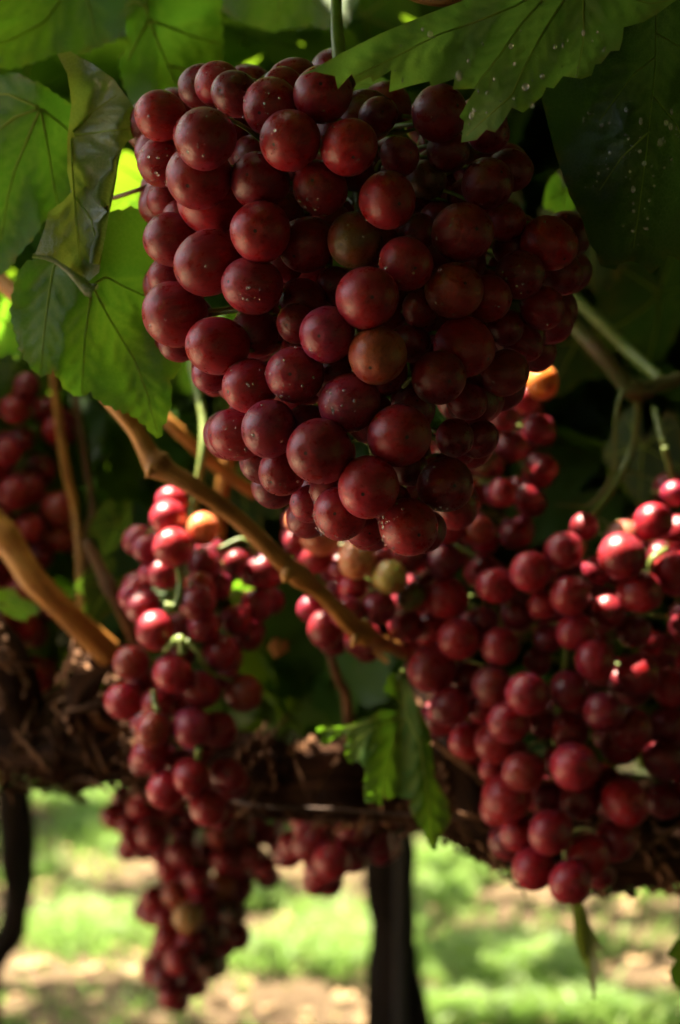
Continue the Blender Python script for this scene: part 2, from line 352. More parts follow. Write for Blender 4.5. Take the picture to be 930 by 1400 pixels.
def ground_at(px, py): return np.array([(px - 465) / (py - 700) * CAM_H, CAM_H * F / (py - 700), 0.0])
def build_grass():
    GX, GY = [], []
    for (cx, cy, rx, ry, m_) in [(105, 1272, 85, 34, 5000), (420, 1290, 150, 40, 9000), (720, 1318, 240, 30, 9000), (620, 1195, 70, 45, 6000), (820, 1205, 160, 26, 8000), (100, 1085, 80, 22, 5000), (150, 1140, 60, 22, 3500), (610, 1392, 110, 18, 2600), (820, 1390, 120, 22, 3200), (450, 1120, 300, 20, 7000), (330, 1240, 60, 20, 2000), (20, 1180, 60, 20, 2500), (880, 1130, 160, 20, 5000)]:
        a = RNG.uniform(0, 2 * np.pi, m_); q = np.abs(RNG.normal(0, .55, m_)); px_, py_ = cx + np.cos(a) * q * rx, np.maximum(1030, cy + np.sin(a) * q * ry)
        GX.append((px_ - 465) / (py_ - 700) * CAM_H); GY.append(CAM_H * F / (py_ - 700))
    m_ = 20000; GX.append(RNG.uniform(-1.5, 5, m_)); GY.append(RNG.uniform(2.6, 12, m_)); X, Y = np.concatenate(GX), np.concatenate(GY)
    keep = np.sin(6.9 * X + 1.3 * Y) + np.sin(8.7 * X - 5.2 * Y + 1) + np.sin(2.9 * X + 9.1 * Y) + RNG.normal(0, .6, len(X)) > -.7
    X, Y = X[keep], Y[keep]; n = len(X)
    h = RNG.uniform(0.02, 0.085, n); w = RNG.uniform(0.003, 0.0075, n); a = RNG.uniform(0, 2 * np.pi, n)
    lean = RNG.uniform(0.4, 1.6, n) * h; la = RNG.uniform(0, 2 * np.pi, n)
    Z = ground_z(X, Y) - 0.004
    dx, dy = np.cos(a) * w, np.sin(a) * w; lx, ly = np.cos(la) * lean, np.sin(la) * lean
    v = np.stack([np.stack([X - dx, Y - dy, Z], 1), np.stack([X + dx, Y + dy, Z], 1),
                  np.stack([X + dx * .8 + lx * .35, Y + dy * .8 + ly * .35, Z + h * .6], 1), np.stack([X - dx * .8 + lx * .35, Y - dy * .8 + ly * .35, Z + h * .6], 1),
                  np.stack([X + lx, Y + ly, Z + h * .95], 1)], 1).reshape(-1, 3)
    i = np.arange(n) * 5
    fq = np.stack([i, i + 1, i + 2, i + 3], 1).tolist(); ft = np.stack([i + 3, i + 2, i + 4], 1).tolist()
    o = obj('grass', v, fq + ft, M['grass'], smooth=False, origin=(0, 5, 0))
    tag(o, 'short green grass growing between the vine rows', 'grass', kind='stuff')
build_grass()

# ------------------------------------------------------------------ leaf shapes
def leaf_outline(seed, n=46, lobes=0.30, teeth=0.05):
    """a five-lobed toothed vine leaf, unit size, petiole notch at the origin, tip towards +Y"""
    r = random.Random(seed); pts = []
    tips = [(-2.35, .62), (-1.15, .86), (0.0, 1.0), (1.15, .86), (2.35, .62)]
    for k in range(n):
        a = -2.85 + 5.7 * k / (n - 1)
        rad = 0.0
        for (ta, tr) in tips:
            d = abs(a - ta); rad = max(rad, tr * (1 - lobes * min(1.0, (d / 0.60)) ** 1.25))
        rad *= 1 + (teeth if k % 2 else -teeth) + r.uniform(-.03, .03)
        if abs(a) > 2.72: rad *= 0.72
        pts.append((math.sin(a) * rad * 0.95, math.cos(a) * rad))
    pts.append((0, -0.02))
    return pts

def simple_leaf(seed):
    """light leaf for the canopy: fan over a cupped outline; about 30 triangles"""
    r = random.Random(seed); o = leaf_outline(seed, 27, 0.34, 0.06)
    cup = r.uniform(-0.35, 0.30); fold = r.uniform(0.0, 0.35); wob = r.uniform(0, 6)
    V = []
    for (x, y) in [(0, 0.25)] + o:
        d2 = x * x + (y - .25) ** 2
        V.append((x, y, cup * d2 + fold * abs(x) * 0.6 + 0.06 * math.sin(5 * x + 3 * y + wob)))
    n = len(o); Fc = [(0, 1 + (k + 1) % n, 1 + k) for k in range(n)]
    return np.array(V), np.array(Fc)
TEMPL = [simple_leaf(s) for s in range(8)]

SUN = np.array(SUN_DIR)
GAPS = []                                   # (point, radius): the canopy leaves the sun a way through to these
E1 = np.cross(SUN, [0.0, 1.0, 0.0]); E1 /= np.linalg.norm(E1); E2 = np.cross(SUN, E1)
def blocks(q, outline):
    """does this leaf stand in the way of one of the sun gaps?"""
    for (g, rad) in GAPS:
        d = q[0] - g; t = d @ SUN
        if t < .01: continue
        if np.linalg.norm(d - t * SUN) > rad + .16: continue
        w = q[1:] - g; a, b = w @ E1, w @ E2
        if np.hypot(a, b).min() < rad or in_poly(0.0, 0.0, list(zip(a, b))): return True
    return False
def leaf_mass(pos, size, tilt, up=(0, 0, 1)):
    """many separate leaves as one mesh; returns verts, faces, uv"""
    V, Fc, U, o = [], [], [], 0
    for p, s, tl in zip(pos, size, tilt):
        v, f = TEMPL[random.randrange(len(TEMPL))]
        yaw = random.uniform(0, 2 * math.pi); ta = random.uniform(0, 2 * math.pi)
        ax = np.array([math.cos(ta), math.sin(ta), 0])
        R = np.array(Matrix.Rotation(tl, 3, Vector(ax)) @ Matrix.Rotation(yaw, 3, 'Z'))
        q = (v - np.array([0, .25, 0])) * s @ R.T + p
        if GAPS and blocks(q, None): continue
        V.append(q); Fc.append(f + o); U.append(v[:, :2] * 1.0 + np.array(p[:2]) * 7); o += len(v)
    return np.vstack(V), np.vstack(Fc), np.vstack(U)

def in_poly(x, y, poly):
    c = False; n = len(poly); j = n - 1
    for i in range(n):
        if ((poly[i][1] > y) != (poly[j][1] > y)) and (x < (poly[j][0] - poly[i][0]) * (y - poly[i][1]) / (poly[j][1] - poly[i][1] + 1e-12) + poly[i][0]): c = not c
        j = i
    return c
def seg_dist(p, poly):
    best = np.full(len(p), 1e9)
    for a, b in zip(poly[:-1], poly[1:]):
        a = np.array(a, float); d = np.array(b, float) - a; t = np.clip(((p - a) @ d) / (d @ d + 1e-9), 0, 1)
        best = np.minimum(best, np.linalg.norm(p - (a + t[:, None] * d), axis=1))
    return best

def teeth(poly, size=9, depth=4, seed=1, jitter=.35):
    """small saw teeth along a coarse outline"""
    r = random.Random(seed); out = []; n = len(poly); area = sum(poly[i][0] * poly[(i + 1) % n][1] - poly[(i + 1) % n][0] * poly[i][1] for i in range(n)); sg = 1 if area > 0 else -1
    for i in range(n):
        a = np.array(poly[i], float); b = np.array(poly[(i + 1) % n], float); l = np.linalg.norm(b - a); k = max(1, int(round(l / size)))
        nrm = np.array([b[1] - a[1], -(b[0] - a[0])]) / (l + 1e-9) * sg
        for q in range(k):
            out.append(tuple(a + (b - a) * q / k))
            out.append(tuple(a + (b - a) * (q + .35 + r.uniform(-.15, .15)) / k + nrm * depth * r.uniform(1 - jitter, 1 + jitter) * .9))
    return out

def leaf_sheet(outline, to3d, veins, step, quilt=0.0012, extra_vein_w=5.0, wob=0.0, seed=0):
    """triangulated leaf surface: 2-D outline and vein lines mapped by to3d(x, y) -> 3-D point and normal offset"""
    r = random.Random(seed); pts = []; edges = []
    n0 = len(outline)
    for i in range(n0):
        a, b = outline[i], outline[(i + 1) % n0]; l = math.dist(a, b); k = max(1, int(l / step))
        for q in range(k): pts.append((a[0] + (b[0] - a[0]) * q / k, a[1] + (b[1] - a[1]) * q / k))
    nb = len(pts); edges = [(i, (i + 1) % nb) for i in range(nb)]
    bnd = pts + [pts[0]]
    x0, x1 = min(p[0] for p in pts), max(p[0] for p in pts); y0, y1 = min(p[1] for p in pts), max(p[1] for p in pts)
    grid = []
    y = y0
    while y < y1:
        x = x0
        while x < x1:
            gx, gy = x + r.uniform(-.3, .3) * step, y + r.uniform(-.3, .3) * step
            if in_poly(gx, gy, pts): grid.append((gx, gy))
            x += step
        y += step
    if grid:
        g = np.array(grid); g = g[seg_dist(g, bnd) > step * 0.55]; pts = pts + [tuple(q) for q in g]
    vs, es, fs, *_ = delaunay_2d_cdt([Vector(p) for p in pts], edges, [], 1, 1e-4)
    p2 = np.array([[v.x, v.y] for v in vs])
    vd = np.full(len(p2), 1e9)
    for vl in veins: vd = np.minimum(vd, seg_dist(p2, vl))
    rim = np.exp(-seg_dist(p2, bnd) / (step * 1.2))
    hump = 1 - np.exp(-(vd / (step * 2.2)) ** 2)
    V = []
    for (x, y), hq in zip(p2, hump): V.append(to3d(x, y, quilt * hq))
    faces = [list(f) for f in fs]
    return np.array(V), faces, p2, np.exp(-(vd / extra_vein_w) ** 2), rim

def side_veins(main, spacing, length, ang=0.75, seed=0):
    r = random.Random(seed); out = []; m = np.array(main, float); d = np.r_[0, np.cumsum(np.linalg.norm(np.diff(m, axis=0), axis=1))]
    s = spacing * .8; side = 1
    while s < d[-1] * .92:
        p = np.array([np.interp(s, d, m[:, 0]), np.interp(s, d, m[:, 1])]); q = np.array([np.interp(s + 3, d, m[:, 0]), np.interp(s + 3, d, m[:, 1])])
        t = (q - p) / (np.linalg.norm(q - p) + 1e-9); nn = np.array([-t[1], t[0]]) * side
        l = length * (1 - .55 * s / d[-1]) * r.uniform(.8, 1.1); e1 = p + (t * math.cos(ang) + nn * math.sin(ang)) * l * .5; e2 = e1 + (t * math.cos(ang - .25) + nn * math.sin(ang - .25)) * l * .5
        out.append([tuple(p), tuple(e1), tuple(e2)]); side = -side; s += spacing * .5 * r.uniform(.8, 1.2)
    return out

# ------------------------------------------------------------------ the near vine: wood
VINE0 = np.array([P(1330, 700, 1.05)[0], 1.05, 0.0])
vine = thing('grape_vine', VINE0, 'near grape vine with thick shaggy cordon, golden canes and large leaves, carrying the red bunches', 'grape vine')

def wood(name, rows, material, parent, sides=14, n=8, amp=0.10, twist=3.0, seed=0, nodes=()):
    path = pxpath(rows, n); r = random.Random(seed); ph = [r.uniform(0, 6) for _ in range(6)]
    def rough(t, a):
        q = 1 + amp * (math.sin(3 * a + twist * t + ph[0]) * .5 + math.sin(5 * a - 2 * twist * t + ph[1]) * .35 + math.sin(22 * t + 2 * a + ph[2]) * (.35 if amp < .15 else .16) + math.sin(9 * a + (41 if amp < .15 else 9) * t + ph[3]) * .3 + (0 if amp < .15 else math.sin(14 * a - 13 * t + ph[4]) * .22))
        for (tn, w, h) in nodes: q += h * math.exp(-((t - tn) / w) ** 2)
        return q
    v, f = tube(path, sides, rough); return obj(name, v, f, material, parent, uv=tube_uv(path, sides)), path

# trunk and cordon
trunk_top = P(1300, 1140, 1.05)
tp = smooth_path([[VINE0[0], 1.05, -0.05, .042], [VINE0[0] + .02, 1.06, .35, .036], [VINE0[0] - .02, 1.04, .75, .034], [trunk_top[0] + .005, 1.05, trunk_top[2] + .01, .036]], 8)
v, f = tube(tp, 16, lambda t, a: 1 + .12 * math.sin(3 * a + 5 * t) + .07 * math.sin(7 * a - 9 * t) + .06 * math.sin(30 * t + a)); obj('trunk', v, f, M['bark'], vine, uv=tube_uv(tp, 16))
cordon, cpath = wood('cordon', [(-500, 1010, 1.12, 40), (-300, 990, 1.10, 44), (-100, 1000, 1.08, 46), (40, 1015, 1.07, 48), (100, 1008, 1.07, 56), (160, 1022, 1.06, 42), (225, 1030, 1.06, 50), (280, 1036, 1.06, 44), (345, 1052, 1.06, 54), (400, 1062, 1.06, 43), (460, 1060, 1.05, 52), (520, 1074, 1.06, 44),
    (620, 1092, 1.05, 50), (720, 1120, 1.04, 62), (850, 1140, 1.04, 66), (1000, 1142, 1.04, 60), (1180, 1142, 1.05, 60), (1300, 1150, 1.05, 56)], M['bark'], vine, 40, 16, .30, 9.0, 3)
# shaggy bark: separate peeling strips
def bark_strips(path, parent, count, seed, lo=0.1, hi=0.95):
    r = random.Random(seed); tang = np.gradient(path[:, :3], axis=0)
    for k in range(count):
        i0 = int(r.uniform(lo, hi) * (len(path) - 1)); ln = r.randint(4, 16); i1 = min(len(path) - 2, i0 + ln)
        if i1 - i0 < 3: continue
        a0 = r.uniform(-2.4, 1.0) ; w = r.uniform(.0015, .0045); peel0, peel1 = r.uniform(0, .012), r.uniform(0, .016); V = []; Fc = []; da = r.uniform(-.25, .25)
        for q, i in enumerate(range(i0, i1 + 1)):
            t = tang[i] / np.linalg.norm(tang[i]); up = np.array([0, 0, 1.]); up -= t * (up @ t); up /= np.linalg.norm(up); fr = np.cross(t, up); fr = fr if fr[1] < 0 else -fr
            a = a0 + da * q; nrm = fr * math.cos(a) + up * math.sin(a); tg = -fr * math.sin(a) + up * math.cos(a)
            tt = q / (i1 - i0); off = path[i, 3] * 1.04 + peel0 * (1 - tt) ** 2 + peel1 * tt ** 2 + .002 * math.sin(3 * q + k)
            ww = w * (1 - .75 * abs(2 * tt - 1) ** 2.5) * (1 + .2 * math.sin(4 * q + k)); c = path[i, :3] + nrm * off
            for s, z in ((-1, 0), (1, 0), (1, .0016), (-1, .0016)): V.append(c + tg * ww * s + nrm * (z + .001 * (s if z else 0)))
        m_ = i1 - i0
        for q in range(m_):
            b = q * 4
            for e in range(4): Fc.append([b + e, b + (e + 1) % 4, b + 4 + (e + 1) % 4, b + 4 + e])
        Fc.append([0, 1, 2, 3]); Fc.append([m_ * 4 + 3, m_ * 4 + 2, m_ * 4 + 1, m_ * 4])
        obj('bark_strip', V, Fc, M['bark_strip'], parent, smooth=False)
bark_strips(cpath, cordon, 170, 5, .08, .85)
spur1, sp1 = wood('spur', [(40, 1025, 1.07, 34), (24, 960, 1.06, 30), (12, 905, 1.05, 27), (-25, 850, 1.05, 22), (-60, 800, 1.05, 18)], M['bark'], vine, 18, 8, .22, 4, 8)
bark_strips(sp1, spur1, 12, 9, 0, .8)
spur2, sp2 = wood('spur', [(150, 1020, 1.06, 26), (118, 975, 1.04, 22), (118, 930, 1.03, 21), (146, 893, 1.01, 20)], M['bark'], vine, 18, 8, .22, 4, 12)
bark_strips(sp2, spur2, 8, 19, 0, .8)
spur3, sp3 = wood('spur', [(565, 880, 1.02, 14), (590, 940, 1.01, 20), (615, 1000, 1.0, 24), (642, 1070, 1.0, 27), (668, 1130, 1.0, 26), (700, 1165, 1.01, 22)], M['bark'], vine, 18, 8, .22, 4, 22)
bark_strips(sp3, spur3, 16, 23, 0.1, .9)

CANES = [
 ('cane', [(-160, 215, .86, 12), (-40, 345, .84, 12), (60, 440, .82, 12), (150, 545, .80, 12), (185, 588, .80, 12), (214, 634, .80, 15), (262, 664, .80, 12.5), (320, 705, .81, 12), (388, 770, .82, 13), (440, 812, .84, 11), (484, 857, .86, 13), (525, 880, .90, 11), (575, 898, 1.0, 11)], 'cane', [(.42, .02, .35), (.70, .018, .35), (.86, .016, .45)], 'golden brown knobbly cane slanting down in front of the left bunch'),
 ('cane', [(-420, 150, 1.0, 13), (-270, 400, .98, 16), (-120, 590, .98, 18), (-30, 690, .98, 18), (10, 740, .98, 18), (45, 792, .98, 19), (95, 842, .99, 18), (150, 895, 1.01, 20)], 'cane', [(.55, .05, .25)], 'thick golden brown cane growing from the shaggy cordon'),
 ('cane', [(150, 500, 1.04, 9), (215, 562, 1.02, 9), (250, 595, 1.02, 9.5), (300, 640, 1.03, 9), (350, 676, 1.04, 9)], 'cane', [], None),
 ('cane', [(335, 520, 1.06, 11), (320, 590, 1.06, 11), (310, 640, 1.06, 11), (300, 700, 1.07, 11), (296, 800, 1.08, 11)], 'cane', [], None),
 ('cane', [(118, 740, 1.0, 7), (137, 778, 1.0, 8), (160, 825, 1.0, 8), (182, 872, 1.01, 8), (200, 930, 1.03, 8), (205, 1000, 1.06, 8)], 'cane_dull', [(.3, .06, .3)], None),
 ('cane', [(60, 420, 1.12, 6), (72, 505, 1.12, 6), (78, 560, 1.12, 6), (90, 640, 1.12, 7), (102, 700, 1.12, 6), (110, 800, 1.1, 6), (112, 990, 1.08, 6)], 'cane', [], None),
 ('cane', [(100, 520, 1.16, 5), (110, 590, 1.16, 5), (118, 640, 1.16, 5), (127, 700, 1.16, 5), (116, 750, 1.15, 5), (120, 1000, 1.12, 5)], 'cane_dull', [], None),
 ('cane', [(690, 345, .99, 10), (740, 397, .98, 11), (790, 450, .97, 11), (830, 495, .96, 11), (866, 533, .96, 13), (905, 525, .97, 10), (980, 500, .98, 10)], 'stem_red', [(.67, .05, .3)], 'green and red young cane with a bend'),
 ('cane', [(720, 340, 1.06, 8), (770, 392, 1.05, 8), (820, 440, 1.04, 8), (862, 482, 1.03, 8), (905, 520, 1.0, 8)], 'stem', [], None),
 ('cane', [(430, 845, 1.0, 5), (447, 870, 1.0, 5), (453, 900, 1.0, 5.5), (463, 930, 1.01, 6), (474, 955, 1.03, 7), (480, 1040, 1.05, 8)], 'cane_dull', [], None),
 ('cane', [(420, -90, .66, 9), (500, -40, .64, 9), (590, 0, .62, 8), (660, -14, .62, 8), (800, -70, .64, 8)], 'cane', [], None),
 ('tendril', [(852, 530, .95, 3), (844, 560, .95, 2.6), (840, 600, .95, 2.4), (838, 645, .95, 2.4), (808, 688, .95, 2.2), (760, 690, .95, 1.6)], 'stem', [], None),
 ('petiole', [(100, 285, .68, 3), (150, 272, .67, 3), (182, 262, .66, 3), (218, 249, .66, 3)], 'cane_dull', [], None),
 ('petiole', [(-40, 125, .72, 4), (0, 134, .72, 3.5), (18, 150, .72, 3.2), (54, 148, .70, 3.5)], 'cane', [], None),
]
for nm, rows, mt, nodes, lab in CANES:
    o, _ = wood(nm, rows, M[mt], vine, 12, 10, .045, 2, len(rows), nodes)
    if lab: o['label'] = lab
# buds on the front cane
for (x, y, Y, s) in ((206, 640, .795, 6), (393, 783, .815, 9), (486, 872, .855, 6)):
    c = P(x, y, Y); v, f = tube([[c[0] + .0005, c[1], c[2] + .003, s * Y / F * .6], [c[0], c[1], c[2], s * Y / F], [c[0] - .001, c[1] - .001, c[2] - .003, s * Y / F * .8], [c[0] - .002, c[1] - .001, c[2] - .005, .0004]], 9)
    obj('bud', v, f, M['cane'], vine)

# trellis wire
wp = [list(P(x, y, Y)) + [.0011] for (x, y, Y) in ((-1500, 1000, 1.25), (-100, 1030, 1.16), (200, 1050, 1.11), (330, 1098, 1.0), (450, 1106, .995), (560, 1114, .995), (660, 1118, .995), (900, 1120, 1.08), (2300, 1150, 1.2))]
v, f = tube(smooth_path(wp, 6), 8); tag(obj('trellis_wire', v, f, M['wire']), 'thin rusty trellis wire running along the shaggy cordon', 'wire')

# ------------------------------------------------------------------ grapes
def berry_mesh(nu, nv, name, seed=0):
    V = []; Fc = []; q_ = random.Random(seed); ph = [q_.uniform(0, 6.28) for _ in range(6)]
    V.append((0, 0, 1.0 * .985))
    for i in range(1, nv):
        th = math.pi * i / nv; z = math.cos(th); r = math.sin(th)
        rr = 1.0
        if z > .93: rr -= .04 * (z - .93) / .07          # shallow stem pit
        if z < -.975: rr -= .025                          # blossom scar
        for k in range(nu):
            a = 2 * math.pi * k / nu; V.append((r * math.cos(a) * rr, r * math.sin(a) * rr, z * rr * 1.03))
    V.append((0, 0, -.985))
    for k in range(nu): Fc.append((0, 1 + k, 1 + (k + 1) % nu))
    for i in range(nv - 2):
        for k in range(nu):
            a = 1 + i * nu; Fc.append((a + k, a + nu + k, a + nu + (k + 1) % nu, a + (k + 1) % nu))
    e = len(V) - 1; a = 1 + (nv - 2) * nu
    for k in range(nu): Fc.append((a + k, e, a + (k + 1) % nu))
    V = [(lambda k: (a * k, b * k, c * k))(1 + .022 * math.sin(1.9 * a + ph[0] + 1.3 * c) + .020 * math.sin(2.3 * b + ph[1] - 1.7 * a) + .016 * math.sin(3.1 * c + ph[2] + 2 * b)) for a, b, c in V]
    me = bpy.data.meshes.new(name); me.from_pydata(V, [], Fc); me.polygons.foreach_set('use_smooth', [True] * len(Fc)); me.materials.append(M['grape']); me.update()
    return me
BERRY_HI = [berry_mesh(40, 26, 'berry_fine', k) for k in range(6)]; BERRY = [berry_mesh(24, 16, 'berry', k) for k in range(4)]; BERRY_LO = [berry_mesh(14, 10, 'berry_far', k) for k in range(3)]

COL = {'r': (0.265, 0.0075, 0.0125), 'd': (0.160, 0.0045, 0.0085), 'p': (0.220, 0.0095, 0.0250), 'o': (0.250, 0.026, 0.011), 't': (0.360, 0.085, 0.034), 'h': (0.600, 0.150, 0.070), 'c': (0.50, 0.20, 0.090), 'y': (0.45, 0.29, 0.085), 'g': (0.13, 0.17, 0.035), 'w': (0.42, 0.16, 0.10), 's': (0.75, 0.24, 0.025), 'l': (0.095, 0.050, 0.012)}  # d is deepened for shade; h, w and s are paled for sun

def parse(s):
    out = []
    for w in s.split():
        q = w.split(','); x, y, r = (float(a) for a in q[:3]); k = q[3] if len(q) > 3 else 'r'; lay = float(q[4]) if len(q) > 4 else 0
        out.append((x, y, r, k, lay))
    return out

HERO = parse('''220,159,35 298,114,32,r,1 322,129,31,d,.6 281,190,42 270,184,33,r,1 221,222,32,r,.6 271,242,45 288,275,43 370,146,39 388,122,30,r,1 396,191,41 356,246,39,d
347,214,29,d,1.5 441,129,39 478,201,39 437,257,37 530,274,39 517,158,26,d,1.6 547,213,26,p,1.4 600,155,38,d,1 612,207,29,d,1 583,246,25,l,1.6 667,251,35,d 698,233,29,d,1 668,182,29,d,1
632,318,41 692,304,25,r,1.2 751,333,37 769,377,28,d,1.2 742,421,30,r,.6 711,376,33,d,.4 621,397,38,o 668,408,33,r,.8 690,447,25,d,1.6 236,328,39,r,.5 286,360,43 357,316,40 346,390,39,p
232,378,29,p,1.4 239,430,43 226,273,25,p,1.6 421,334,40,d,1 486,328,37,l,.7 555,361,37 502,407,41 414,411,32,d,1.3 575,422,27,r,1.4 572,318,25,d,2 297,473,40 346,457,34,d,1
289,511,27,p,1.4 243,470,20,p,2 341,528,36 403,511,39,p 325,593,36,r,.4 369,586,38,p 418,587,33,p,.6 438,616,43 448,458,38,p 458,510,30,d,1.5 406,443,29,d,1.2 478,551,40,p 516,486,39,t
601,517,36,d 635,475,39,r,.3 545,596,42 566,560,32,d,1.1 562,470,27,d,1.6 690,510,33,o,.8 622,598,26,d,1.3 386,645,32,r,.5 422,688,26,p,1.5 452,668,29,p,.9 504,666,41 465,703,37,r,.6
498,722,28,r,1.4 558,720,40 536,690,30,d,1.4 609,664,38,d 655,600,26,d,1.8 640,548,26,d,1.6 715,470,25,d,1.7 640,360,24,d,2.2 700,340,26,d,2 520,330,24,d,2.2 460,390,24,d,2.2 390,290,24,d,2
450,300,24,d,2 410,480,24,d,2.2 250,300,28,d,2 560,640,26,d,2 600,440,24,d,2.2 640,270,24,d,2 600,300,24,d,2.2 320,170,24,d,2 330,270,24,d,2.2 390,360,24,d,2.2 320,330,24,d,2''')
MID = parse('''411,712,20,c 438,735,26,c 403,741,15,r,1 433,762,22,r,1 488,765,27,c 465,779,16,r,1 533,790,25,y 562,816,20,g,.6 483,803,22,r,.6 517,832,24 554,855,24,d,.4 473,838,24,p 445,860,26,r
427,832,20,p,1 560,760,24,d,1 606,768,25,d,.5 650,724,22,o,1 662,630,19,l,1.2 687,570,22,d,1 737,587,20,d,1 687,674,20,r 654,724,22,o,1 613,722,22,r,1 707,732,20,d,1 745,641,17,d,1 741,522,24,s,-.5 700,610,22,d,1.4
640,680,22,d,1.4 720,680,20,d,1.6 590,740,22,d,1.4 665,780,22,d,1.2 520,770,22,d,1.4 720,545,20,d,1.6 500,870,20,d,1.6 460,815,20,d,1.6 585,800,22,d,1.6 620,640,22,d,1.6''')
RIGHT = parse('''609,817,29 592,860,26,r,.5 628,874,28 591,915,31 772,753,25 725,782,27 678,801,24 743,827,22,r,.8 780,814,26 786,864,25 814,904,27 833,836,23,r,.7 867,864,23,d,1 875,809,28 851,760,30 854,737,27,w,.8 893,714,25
923,785,28 930,728,23 922,674,15,p 683,884,25,r,.4 874,921,27 749,873,20,d,1.4 817,780,22,d,1.4 707,841,22,d,1.2 638,928,23,d,1 673,940,27,o 721,949,28 615,966,26 661,970,21,p,.8 695,987,27 678,1015,27,r,.4 639,1013,23 673,1051,20,r,1
716,1055,26,o 778,944,26,d,.6 916,940,25 825,974,26,p 863,997,27 848,1020,26,r,.9 779,999,24 785,1046,31 762,1040,20,r,1 913,992,25,d,.5 908,1038,26,d,.5 744,990,20,d,1.4 693,1092,33 682,1108,23,r,1 789,1052,30,r,.3
708,1140,24,r,.4 753,1138,29 793,1092,27,d,.7 855,1097,31 729,1188,28 804,1170,28 780,1206,28 818,1192,25,d,1.2 842,1150,28,d,.8 650,930,20,d,1.6 735,905,20,d,1.6 850,930,20,d,1.6 890,880,20,d,1.6 945,860,26 950,910,26,d 948,1000,26
950,1070,26,d 905,1095,25,d,1.4 750,1090,22,d,1.6 700,1050,22,d,1.6 830,1070,22,d,1.6 660,850,22,d,1.2 740,780,22,d,1.6  960,760,26 800,720,20,d,1.6 905,760,20,d,1.5''')
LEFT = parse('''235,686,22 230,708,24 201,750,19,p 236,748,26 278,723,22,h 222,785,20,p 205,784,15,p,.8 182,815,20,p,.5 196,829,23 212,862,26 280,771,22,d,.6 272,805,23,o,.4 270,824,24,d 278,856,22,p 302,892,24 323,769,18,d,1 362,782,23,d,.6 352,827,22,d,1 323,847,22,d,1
180,906,24,o 236,921,26 275,943,25 333,947,24,o 170,958,25 193,932,14,p,.8 215,962,22,r,.6 210,998,25,o 207,1030,25 262,995,26,p 298,998,24,d,.5 227,1079,25 261,1061,24 311,1060,24 285,1105,25 246,1044,20,p,1 300,800,20,d,1.6 250,860,20,d,1.4 240,960,20,d,1.4
270,1030,20,d,1.4 250,890,20,d,1.6 310,930,18,d,1.4 340,870,20,d,1.4''')
FARB = parse('''159,1116,15 178,1128,14 193,1102,14 211,1110,13,r,1 183,1150,13 209,1142,18 240,1129,14,d,1 298,1142,13,o 327,1131,14,o 364,1137,15 385,1157,14 341,1168,15,o 362,1187,13 306,1176,15 280,1166,13,p,1 249,1166,16 233,1186,15 219,1170,13,d,1 270,1200,15
304,1213,14,t 324,1190,13,r,1 241,1223,15,t 212,1231,14 277,1236,17 257,1254,16,y 319,1247,15,l 209,1252,12,p 228,1257,13,p,.5 230,1279,15 261,1289,15 290,1279,14,l 324,1280,15 224,1291,12 246,1313,16 285,1321,14,l 211,1329,14 227,1337,15,d 265,1344,15 235,1362,14 304,1286,13
260,1120,14,d,1 280,1100,14,d 310,1110,14,d 345,1115,14 375,1110,14 240,1095,14 200,1080,14,d 170,1090,13,d 300,1250,14,d,1 250,1270,13,d,1.2 290,1300,13,d,1 335,1210,13,d,1 195,1165,12,d,1 255,1145,14,d,1 330,1150,13,d,1''')
FARG = parse('''424,1129,20 427,1153,22 454,1177,22 481,1138,20 460,1120,18 515,1147,18,d,.6 404,1156,18 440,1187,20,r,.6 450,1145,18,d,1 500,1120,18,d,.8 476,1165,18,d,1 530,1130,17,d,1 410,1110,18 470,1100,18,d,1''')
DARKL = parse('''37,526,15,p 10,619,18 19,675,20 38,667,20,r,.6 80,696,21,o 84,733,19,o,.4 42,722,17 27,815,21 10,896,25 48,915,15,r,.6 5,790,18,r,1 32,854,20,r,.6 74,587,16 -10,640,20 -15,720,20 60,640,18,d,1 30,600,18,d,1 55,760,18,d,1 -10,850,22 20,560,17 60,560,15,d,1 -20,780,20 70,830,17,d,1 30,770,18,d,1''')

DROPS_V, DROPS_F = [], []
def ico(sub):
    import bmesh
    bm = bmesh.new(); bmesh.ops.create_icosphere(bm, subdivisions=sub, radius=1); bm.verts.ensure_lookup_table()
    v = np.array([q.co[:] for q in bm.verts]); f = [[a.index for a in p.verts] for p in bm.faces]; bm.free(); return v, f
ICO2 = ico(2); ICO1 = ico(1)

